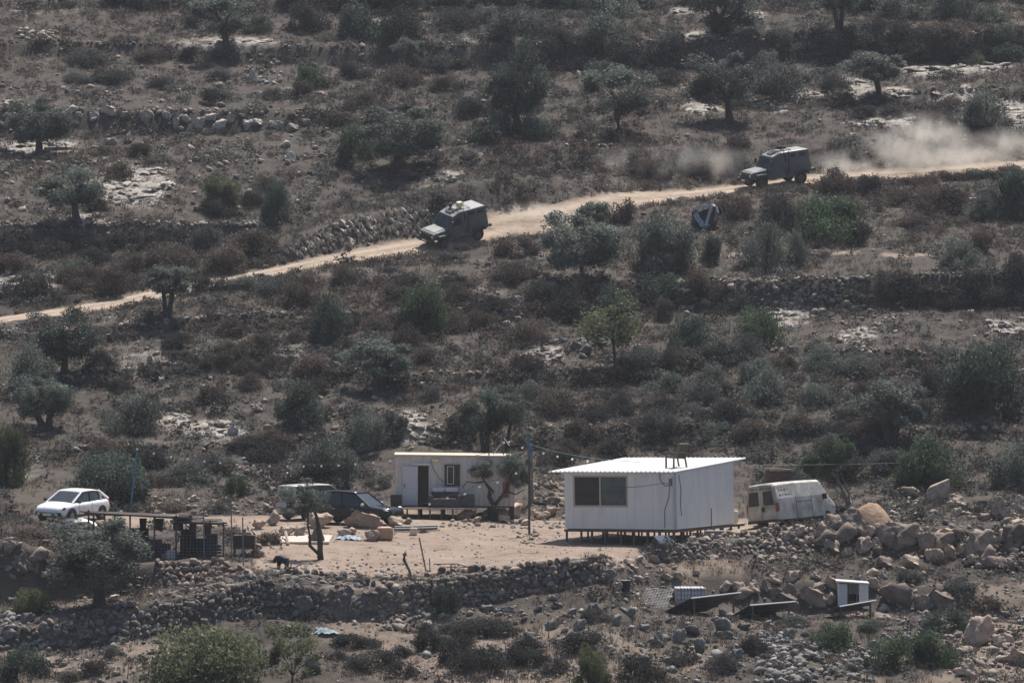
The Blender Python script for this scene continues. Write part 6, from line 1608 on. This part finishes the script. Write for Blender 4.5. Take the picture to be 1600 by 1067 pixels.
# ================================================================== things lying about the yard
def slab_things():
    g = pick(476, 850); t = thing('concrete_slab', 'pale flat concrete slab lying left of the bare-stemmed tree', 'slab', g)
    MB().hexa([(-1.5, -.1, -.05), (1.15, -.1, -.05), (1.2, 2.6, -.0), (-1.2, 2.6, 0), (-1.5, -.1, .12), (1.15, -.1, .12), (1.2, 2.6, .30), (-1.2, 2.6, .30)]).build('slab', M['concrete'], t, bevel=.02)
    for k, lab in enumerate(['leftmost of three pale planks lying by the concrete slab', 'middle of three pale planks lying by the concrete slab', 'rightmost of three pale planks lying by the concrete slab']):
        a, b = pick(430 + k * 10, 850 + 1 * k), pick(420 + k * 13, 842)
        o = MB().tube([Vector((0, 0, .08)), b - a + Vector((0, 0, .34))], [.07, .07], 4).build('plank', M['pale_timber'], loc=a); tag(o, lab, 'plank', 'planks by the concrete slab')
    g = pick(603, 844); t = thing('plastic_drum', 'square orange plastic drum beside a boulder in the yard', 'drum', g, R(12))
    s = 1 / sc(g.y)
    MB().box((0, .3, 10.5 * s), (24 * s, 24 * s, 21 * s)).build('body', M['plastic_orange'], t, bevel=.14)
    MB().tube([(.12, .25, 20.5 * s), (.12, .25, 22.5 * s)], .06, 8).build('cap', M['plastic_cream'], t)
    g = pick(646, 836); t = thing('jerrycan', 'small cream plastic can on the pipes', 'jerrycan', g)
    MB().box((0, .1, .18), (.36, .25, .36)).build('body', M['plastic_cream'], t, bevel=.05); MB().tube([(-.08, .1, .34), (-.08, .1, .44)], .04, 7).build('cap', M['plastic_white'], t)
    for k, lab in enumerate(['front dark pipe lying right of the orange drum', 'rear dark pipe lying right of the orange drum']):
        a, b = pick(616, 831), pick(683, 829); a = a + Vector((0, k * .3, .12 + .08 * k)); b = b + Vector((0, k * .3, .12 + .08 * k))
        tag(MB().tube([Vector((0, 0, 0)), b - a], .07, 8).build('pipe', M['pipe_grey'], loc=a), lab, 'pipe', 'pipes by the orange drum')
    def heap(px, py, w, lab, seed):
        g = pick(px, py); r = random.Random(seed); n = 14; V = []; Fs = []; ww = w / sc(g.y)
        for i in range(n):
            for j in range(6): V.append(((i / (n - 1) - .5) * ww, (j / 5 - .2) * .9, max(-.02, .20 * math.sin(math.pi * i / (n - 1)) * math.sin(math.pi * (j + .3) / 5.6) + r.uniform(-.06, .08))))
        for i in range(n - 1):
            for j in range(5): Fs.append((i * 6 + j, (i + 1) * 6 + j, (i + 1) * 6 + j + 1, i * 6 + j + 1))
        o = MB().add(V, Fs).build('tarpaulin', M['tarp_blue'], loc=g); o.modifiers.new('thick', 'SOLIDIFY').thickness = .02
        tag(o, lab, 'tarpaulin')
    heap(543, 843, 46, 'crumpled blue tarpaulin strip lying in the yard', 1); heap(505, 990, 50, 'crumpled blue-grey tarpaulin below the front wall', 2)
    # trestle at the front edge
    g = pick(705, 892); t = thing('metal_trestle', 'low dark metal trestle frame at the front edge of the yard', 'trestle', g)
    s = 1 / sc(g.y)
    for a, b in [((-27, 11), (10, 11)), ((-8, 6), (26, 6)), ((10, 11), (26, 6))]: MB().tube([(a[0] * s, 0, a[1] * s), (b[0] * s, .3, b[1] * s)], .025, 5).build('rail', M['dark_metal'], t)
    for a in (-1, 1, 6, 12): MB().tube([(a * s, .1, -.05), (a * s, .1, 10 * s)], .022, 5).build('leg', M['dark_metal'], t)
    # white lidded box propped by the cabin
    g = pick(1032, 851); t = thing('kennel', 'small timber kennel with a tilted white lid in front of the cabin', 'kennel', g)
    s = 1 / sc(g.y)
    MB().hexa([(-20 * s, 0, -.05), (2 * s, -.25, -.05), (12 * s, .55, -.05), (-8 * s, .6, -.05), (-9 * s, .0, 13 * s), (-7 * s, 0, 13 * s), (8 * s, .55, 13 * s), (-2 * s, .6, 13 * s)]).build('box', M['timber'], t)
    MB().slab([(-9.5 * s, -.05, 14 * s), (6 * s, .5, 14.5 * s), (13 * s, .3, 3.5 * s), (2 * s, -.38, 2.5 * s)], .04).build('lid', M['white_roof'], t)
    MB().slab([(9 * s, .5, 13.5 * s), (13 * s, .6, 14 * s), (23 * s, .35, 4 * s), (18 * s, .2, 3 * s)], .04).build('flap', M['plastic_white'], t)
    # boxes and boards beside the wall
    for px, py, w, h, m, lab, nm in [(1091, 842, 16, 5, 'plastic_white', 'flat pale crate at the foot of the cabin wall', 'flat_crate'), (1122, 841, 40, 8, 'metal_grey', 'long grey metal box on the low wall by the cabin', 'metal_box')]:
        g = pick(px, py); s = 1 / sc(g.y); o = MB().box((0, .3, h * s / 2 + .03), (w * s, .5, h * s + .1)).box((0, .3, h * s + .10), (w * s + .06, .56, .04)).build(nm, M[m], loc=g, bevel=.015); tag(o, lab, 'box')
    for a, b, lab in [((1130, 836), (1147, 828), 'short pale board end sticking up by the cabin corner'), ((1140, 835), (1200, 823), 'long pale plank lying on the low wall towards the van')]:
        p, q_ = pick(*a), pick(*b); p.z += .12; q_.z += .14; tag(MB().tube([Vector((0, 0, 0)), q_ - p], [.07, .07], 4).build('plank', M['pale_timber'], loc=p), lab, 'plank')
    for x, y, r_, h, m, lab in [(5.55, 6.75, .22, .62, 'plastic_cream', 'cream round water drum on the deck behind the cabin'), (4.9, 6.9, .24, .95, 'pipe_grey', 'dark drum with a blue lid beside the cream drum')]:
        p = CM @ Vector((x, y, -.005)); t = thing('water_drum', lab, 'drum', p)
        MB().tube([(0, 0, 0), (0, 0, h * .15), (0, 0, h * .85), (0, 0, h)], [r_ * .92, r_, r_, r_ * .86], 14).build('body', M[m], t, smooth=True)
        MB().tube([(0, 0, h), (0, 0, h + .05)], r_ * .8, 12).build('lid', M['plastic_cream' if m == 'plastic_cream' else 'blue_paint'], t)
    g = pick(789, 813); o = MB().box((0, 0, 0), (.30, .05, .80)).build('cloth_board', M['cloth_orange'], bevel=.01); o.location = at(790, 765, g.y - .35); tag(o, 'rust-orange board hanging on the twisted olive', 'board')
    g = pick(13, 0) if False else None
    for px, py, a, lab in [(412, 1003, -.45, 'short pale plank leaning left of the blue-grey tarpaulin')]:
        p = pick(px, py); tag(MB().tube([Vector((0, 0, -.1)), Vector((-.35, .3, .72))], [.06, .06], 4).build('plank', M['pale_timber'], loc=p), lab, 'plank')
    for k in range(4):
        p = pick(345 + k * 14, 967); tag(MB().tube([Vector((-.5, 0, .1)), Vector((.35, .4, .45))], [.05, .05], 4).build('plank', M['pale_timber'], loc=p), ['leftmost', 'second from left', 'third from left', 'rightmost'][k] + ' of four pale slats above the pale feathery bush', 'plank', 'pale slats on the front wall')
slab_things()

def dog():
    g = pick(441, 888); t = thing('dog', 'black dog standing head down on the yard wall', 'dog', g, R(152)); t.scale = (.9, .9, 1.15)
    s = .62 / .62
    # one continuous body: torso, neck, head, tail and four jointed legs (x forward)
    v = [(-.22, 0, .42), (0, 0, .40), (.20, 0, .43), (.33, 0, .40), (.44, 0, .30), (.54, 0, .22),            # 0..5 rump, belly, chest, neck, head, muzzle
         (-.32, 0, .40), (-.40, 0, .28),                                                                       # tail 6,7
         (.20, .09, .28), (.21, .09, .15), (.20, .09, .02), (.25, .09, .01), (.20, -.09, .28), (.21, -.09, .15), (.20, -.09, .02), (.25, -.09, .01),
         (-.20, .10, .28), (-.28, .10, .16), (-.24, .10, .02), (-.19, .10, .01), (-.20, -.10, .28), (-.28, -.10, .16), (-.24, -.10, .02), (-.19, -.10, .01)]
    e = [(0, 1), (1, 2), (2, 3), (3, 4), (4, 5), (0, 6), (6, 7), (2, 8), (8, 9), (9, 10), (10, 11), (2, 12), (12, 13), (13, 14), (14, 15), (0, 16), (16, 17), (17, 18), (18, 19), (0, 20), (20, 21), (21, 22), (22, 23)]
    rad = [.115, .10, .125, .085, .075, .04, .03, .015] + [.06, .035, .028, .025] * 2 + [.075, .04, .028, .025] * 2
    me = bpy.data.meshes.new('body'); me.from_pydata(v, e, []); me.materials.append(M['dog_black'])
    o = link('body', me, t); o.modifiers.new('skin', 'SKIN')
    for k, w in enumerate(rad): me.skin_vertices[0].data[k].radius = (w * 1.5, w * 1.5)
    me.skin_vertices[0].data[0].use_root = True
    o.modifiers.new('sub', 'SUBSURF').levels = 1; o.modifiers['sub'].render_levels = 2
    for s_ in (-1, 1): MB().hexa([(.36, s_ * .05, .37), (.43, s_ * .05, .36), (.42, s_ * .07, .35), (.37, s_ * .07, .36), (.36, s_ * .09, .30), (.40, s_ * .09, .29), (.40, s_ * .10, .29), (.37, s_ * .10, .30)]).build('ear', M['dog_black'], t)
dog()

# ================================================================== solar frames, cage crate, shed, wire mesh on the lower terrace
def solar(px, py, hl, hr, ll, lr, label, Y):
    """px,py ground; pixel corners: high-left, high-right, low-left, low-right; panel faces away from us towards the sun"""
    Y = pick(px, py).y
    A, Bq = at(*hl, Y), at(*hr, Y + 1.6)
    C_, D_ = at(*ll, Y + .9), at(*lr, Y + 2.4)
    g = Vector(((A.x + D_.x) / 2, Y + 1.4, 0)); g.z = float(H(g.x, g.y))
    t = thing('solar_panel', label, 'solar panel', g, group='solar panels on tilted frames')
    q = [p - g for p in (A, Bq, D_, C_)]
    nrm = (q[1] - q[0]).cross(q[3] - q[0]).normalized()
    if nrm.z < 0: nrm = -nrm
    MB().hexa([*q, *[p + nrm * .03 for p in q]]).build('backsheet', M['solar_back'], t)
    for k in range(2):
        f0, f1 = k / 2 + .01, (k + 1) / 2 - .01
        l = lambda a, b, f: a + (b - a) * f
        r_ = [l(q[0], q[1], f0), l(q[0], q[1], f1), l(q[3], q[2], f1), l(q[3], q[2], f0)]
        MB().hexa([*[p + nrm * .032 for p in r_], *[p + nrm * .05 for p in r_]]).build('panel', M['solar_face'], t)
    MB().tube([q[0] + nrm * .02, q[1] + nrm * .02], .04, 5).build('top_rail', M['pale_metal'], t)
    MB().tube([q[0] + nrm * .02, q[3] + nrm * .02], .03, 5).build('side_rail', M['dark_metal'], t)
    for f in (.33, .66): MB().tube([(q[0] + (q[1] - q[0]) * .02) * (1 - f) + q[3] * f - nrm * .05, q[1] * (1 - f) + q[2] * f - nrm * .05], .035, 4).build('batten', M['dark_timber'], t)
    for f in (.06, .85):
        p = q[0] + (q[1] - q[0]) * f; w = p + g; gz = float(H(w.x, w.y)) - g.z
        MB().tube([(p.x, p.y + .06, gz - .05), (p.x, p.y + .06, p.z - .05)], .05, 5).build('leg', M['timber'], t)
    return t
solar(1083, 962, (1080, 935), (1158, 926), (1029, 961), (1104, 955), 'largest solar panel on a tilted frame right of the plaid-covered crate', 187.0)
solar(1190, 972, (1172, 946), (1244, 940), (1128, 972), (1196, 966), 'middle solar panel on a tilted frame between the crate and the shed', 186.6)
solar(1330, 968, (1312, 948), (1369, 938), (1288, 958), (1338, 953), 'smallest solar panel on a tilted frame in front of the open shed', 186.8)
def crate():
    g = pick(1080, 948); s = 1 / sc(g.y); W, Hh = 47 * s, zrow(918.0, g.y) - g.z
    t = thing('covered_crate', 'white crate wrapped in a dark plaid grid beside the largest solar panel', 'crate', g, R(4))
    MB().box((0, .5, Hh / 2), (W, 1.0, Hh)).build('box', M['plaid'], t, bevel=.05)
    mb = MB()
    for k in range(9):
        x = -W / 2 + W * (k + .5) / 9; w = .05 if k % 3 == 1 else .022
        mb.box((x, -.008, Hh / 2), (w, .012, Hh * .96)); mb.box((x, .5, Hh + .008), (w, .96, .012))
    for k in range(4): mb.box((0, -.004, Hh * (k + .6) / 4.2), (W * .97, .010, .05 if k % 2 else .025))
    o = mb.build('plaid_stripe', M['metal_grey'], t); o['kind'] = 'stuff'
crate()
def open_shed():
    O = pick(1310, 951); Y = O.y
    t = thing('open_shed', 'small white open-fronted shed on the lower terrace', 'shed', O)
    s = 1 / sc(Y); W, Hh, D = 47 * s, zrow(909.0, Y) - O.z, .85
    P_ = M['white_panel']
    MB().box((.02, D / 2, Hh / 2), (.05, D, Hh)).build('side_wall', P_, t)
    MB().box((W - .02, D / 2, Hh / 2 - .02), (.05, D, Hh - .04)).build('side_wall', P_, t)
    MB().box((W / 2, D, Hh / 2), (W, .05, Hh)).build('back_wall', P_, t)
    MB().box((W * .84, .02, Hh / 2 - .03), (W * .30, .05, Hh - .08)).build('front_panel', M['plastic_white'], t)
    MB().hexa([(.05, 0, .05), (.42, -.02, .05), (.42, .02, .05), (.05, .04, .05), (.05, 0, Hh - .08), (.42, -.02, Hh - .08), (.42, .02, Hh - .08), (.05, .04, Hh - .08)]).build('door', M['door_grey'], t)
    MB().box((.46, .05, Hh / 2), (.05, .05, Hh - .06)).build('door_post', M['dark_metal'], t)
    MB().box((W * .62, .06, Hh / 2), (.04, .06, Hh - .06)).build('door_post', M['metal_grey'], t)
    MB().hexa([(-.10, -.12, Hh), (W + .04, -.12, Hh - .10), (W + .04, D + .08, Hh - .10), (-.10, D + .08, Hh), (-.10, -.12, Hh + .07), (W + .04, -.12, Hh - .04), (W + .04, D + .08, Hh - .02), (-.10, D + .08, Hh + .09)]).build('roof', M['pale_metal'], t)
    MB().box((W / 2, D / 2, .03), (W - .1, D - .1, .05)).build('floor', M['timber'], t)
    MB().box((.62, .55, .30), (.30, .3, .10)).box((.55, .5, .15), (.06, .06, .25)).box((.70, .6, .15), (.06, .06, .25)).build('stool', M['metal_grey'], t)
    MB().tube([(.78, .4, .05), (.80, .5, .62), (.74, .5, .70)], .035, 5).build('lever', M['dark_metal'], t)
open_shed()
def wire_panel(px, corners, nx, ny, label, Y0, Y1, m='metal_grey', r=.018):
    A, Bq, C_, D_ = [at(c[0], c[1], y) for c, y in zip(corners, (Y0, Y0 + .2, Y1 + .2, Y1))]
    t = thing('wire_mesh_panel', label, 'wire mesh', A)
    for i in range(nx + 1):
        f = i / nx; a, b = A + (Bq - A) * f, D_ + (C_ - D_) * f
        MB().tube([a - A, b - A], r, 4).build('bar', M[m], t)
    for j in range(ny + 1):
        f = j / ny; a, b = A + (D_ - A) * f, Bq + (C_ - Bq) * f
        MB().tube([a - A, b - A], r, 4).build('bar', M[m], t)
wire_panel(0, [(1582, 969), (1612, 966), (1600, 941), (1553, 943)], 7, 6, 'pale wire mesh panel lying on the slope at the right edge', pick(1590, 968).y - .3, pick(1590, 968).y + 1.6, 'pale_metal')
wire_panel(0, [(996, 946), (1040, 950), (1052, 922), (1012, 918)], 9, 12, 'grey wire mesh panel lying left of the plaid-covered crate', pick(1020, 948).y - .3, pick(1020, 948).y + 1.4, 'metal_grey', .014)
def leaning_pipes():
    a, b = at(1024, 953, pick(1080, 948).y + .9), at(1081, 906, pick(1080, 948).y + 1.9)
    t = thing('leaning_pipe', 'blue and white pipe leaning behind the plaid-covered crate', 'pipe', a)
    d = b - a
    MB().tube([(0, 0, 0), d], .04, 7).build('white_pipe', M['plastic_white'], t)
    MB().tube([Vector((.1, .12, -.02)), d + Vector((.06, .1, -.03))], .05, 7).build('blue_pipe', M['blue_paint'], t)
    MB().box(d * .22 + Vector((0, 0, .02)), (.18, .18, .16)).build('clamp', M['metal_grey'], t)
leaning_pipes()
def bucket():
    g = pick(977, 930); t = thing('black_bucket', 'black plastic barrel standing below the wall end', 'barrel', g)
    MB().tube([(0, 0, -.05), (0, 0, .60), (0, 0, .66)], [.20, .24, .25], 14).build('body', M['black_plastic'], t)
    MB().tube([(0, 0, .66), (0, 0, .69)], .25, 14).build('lid', M['metal_grey'], t)
bucket()
def old_box():
    g = pick(1256, 806); t = thing('old_box', 'rusty brown box standing in the scrub beside the white van', 'box', g)
    MB().box((0, .2, .42), (.62, .5, .9)).build('body', M['rust'], t, bevel=.02); MB().box((0, .2, .90), (.68, .56, .06)).build('lid', M['dark_timber'], t)
old_box()
def tyres():
    g = pick(1541, 793); t = thing('tyre_stack', 'two old tyres lying among the boulders at the right', 'tyres', g)
    for k in range(2):
        n = 16; V = []; Fs = []
        for i in range(n):
            a = 6.2832 * i / n
            for j in range(6):
                b = 6.2832 * j / 6; rr = .26 + .09 * math.cos(b); V.append((rr * math.cos(a), rr * math.sin(a) + .2, .10 + k * .2 + .09 * math.sin(b)))
        for i in range(n):
            for j in range(6): Fs.append((i * 6 + j, ((i + 1) % n) * 6 + j, ((i + 1) % n) * 6 + (j + 1) % 6, i * 6 + (j + 1) % 6))
        MB().add(V, Fs).build('tyre', M['tyre'], t, smooth=True)
tyres()
def mound(px, py, w, h, label):
    g = pick(px, py); s = sc(g.y); W, Hh = w / s / 2, h / s; n, mR = 26, 9; V = [(0, W * .35, Hh)]; Fs = []
    for i in range(1, mR):
        f = i / (mR - 1)
        for k in range(n):
            a = 6.2832 * k / n; rr = W * f * (1 + .12 * mnoise.noise(Vector((math.cos(a) * 2, math.sin(a) * 2, f * 2))))
            V.append((rr * math.cos(a), W * .35 + rr * .8 * math.sin(a), Hh * (1 - f ** 2) ** 1.1 + .12 * mnoise.noise(Vector((rr * 3, a * 3, 1))) - .15 * f))
    Fs += [(0, 1 + k, 1 + (k + 1) % n) for k in range(n)]
    for i in range(mR - 2):
        for k in range(n): a = 1 + i * n + k; b = 1 + i * n + (k + 1) % n; Fs.append((a, a + n, b + n, b))
    o = MB().add(V, Fs).build('earth_mound', mat('mound_earth', (.34, .235, .165), (.24, .165, .12), 2.0, .95, bump=.8), smooth=True, loc=g); tag(o, label, 'earth mound')
mound(1362, 822, 88, 36, 'smooth orange earth mound among the boulders')

# ================================================================== dust and air
def volume_mat(name, colr, dens, noise_scale, lo, hi, stretch):
    m = bpy.data.materials.new(name); m.use_nodes = True; N, L = m.node_tree.nodes, m.node_tree.links
    N.remove(N['Principled BSDF']); v = N.new('ShaderNodeVolumePrincipled'); v.inputs['Color'].default_value = (*colr, 1); v.inputs['Anisotropy'].default_value = .3
    tc = N.new('ShaderNodeTexCoord'); nz = N.new('ShaderNodeTexNoise'); nz.inputs['Scale'].default_value = noise_scale; nz.inputs['Detail'].default_value = 4; nz.inputs['Roughness'].default_value = .6
    L.new(tc.outputs['Object'], nz.inputs['Vector'])
    mr = N.new('ShaderNodeMapRange'); mr.inputs['From Min'].default_value = lo; mr.inputs['From Max'].default_value = hi; L.new(nz.outputs['Fac'], mr.inputs['Value'])
    # fade towards the shell: 1 - r^2 in the unit ball the cloud is scaled from
    vl = N.new('ShaderNodeVectorMath'); vl.operation = 'DOT_PRODUCT'
    mp = N.new('ShaderNodeMapping'); mp.inputs['Scale'].default_value = stretch; L.new(tc.outputs['Object'], mp.inputs['Vector'])
    L.new(mp.outputs['Vector'], vl.inputs[0]); L.new(mp.outputs['Vector'], vl.inputs[1])
    sb = N.new('ShaderNodeMath'); sb.operation = 'SUBTRACT'; sb.use_clamp = True; sb.inputs[0].default_value = 1.0; L.new(vl.outputs['Value'], sb.inputs[1])
    mu = N.new('ShaderNodeMath'); mu.operation = 'MULTIPLY'; L.new(mr.outputs['Result'], mu.inputs[0]); L.new(sb.outputs[0], mu.inputs[1])
    m2 = N.new('ShaderNodeMath'); m2.operation = 'MULTIPLY'; L.new(mu.outputs[0], m2.inputs[0]); m2.inputs[1].default_value = dens
    L.new(m2.outputs[0], v.inputs['Density']); L.new(v.outputs['Volume'], N['Material Output'].inputs['Volume'])
    return m
def dust(px, py, w, h, depth, dens, label, lo=.45, hi=.60, ns=.55, dy=0.0):
    """billowing dust: a lumpy closed body with a cloudy volume, w x h photo pixels"""
    g = pick(px, py); Y = g.y + dy; s = sc(Y); c = at(px, py, Y)
    V, Fs = ico(4); rx, rz = w / s / 2, h / s / 2
    W = V * np.array([rx, depth / 2, rz])
    me = bulk('dust_cloud', W, Fs, volume_mat('dust_' + str(px), (.93, .87, .80), dens * .85, ns, lo, hi, (1 / rx, 2 / depth, 1 / rz)))
    o = link('dust_cloud', me, loc=c)
    return tag(o, label, 'dust cloud', 'dust raised by the trucks')
DUST = True
if DUST:
    dust(1420, 262, 370, 80, 7, .5, 'thick pale dust trailing behind the upper armoured truck', ns=.42)
    dust(1310, 268, 130, 46, 5, .55, 'dense low dust right behind the rear wheels of the upper truck', ns=.6)
    dust(1430, 220, 190, 100, 6, .45, 'tall wisp of dust rising above the upper dust trail', lo=.44, ns=.5, dy=-4)
    dust(1560, 232, 190, 70, 8, .30, 'faint dust drifting at the right edge above the road', ns=.4, dy=-3)
    dust(1060, 262, 320, 84, 8, .24, 'thin dust hanging over the road between the two trucks', ns=.5)
    dust(825, 335, 150, 44, 5, .40, 'dust trailing behind the lower armoured truck', ns=.6)
    dust(700, 385, 70, 20, 2.5, .5, 'dust around the wheels of the lower truck', ns=1.0, dy=.0)
    dust(1205, 292, 110, 18, 2.5, .5, 'dust around the wheels of the upper truck', ns=1.0)
def haze_box():
    x0, x1, y0, y1, z0, z1 = -330, 330, -80, 590, float(Zt.min()) - 2, float(Zt.max()) + 6
    o = MB().hexa([(x0, y0, z0), (x1, y0, z0), (x1, y1, z0), (x0, y1, z0), (x0, y0, z1), (x1, y0, z1), (x1, y1, z1), (x0, y1, z1)])
    m = bpy.data.materials.new('haze'); m.use_nodes = True; N, L = m.node_tree.nodes, m.node_tree.links
    N.remove(N['Principled BSDF']); v = N.new('ShaderNodeVolumePrincipled'); v.inputs['Color'].default_value = (.86, .90, 1.0, 1); v.inputs['Density'].default_value = HAZE
    L.new(v.outputs['Volume'], N['Material Output'].inputs['Volume'])
    h = o.build('haze', m); h['kind'] = 'stuff'
HAZE = .00013
haze_box()
finish_labels()
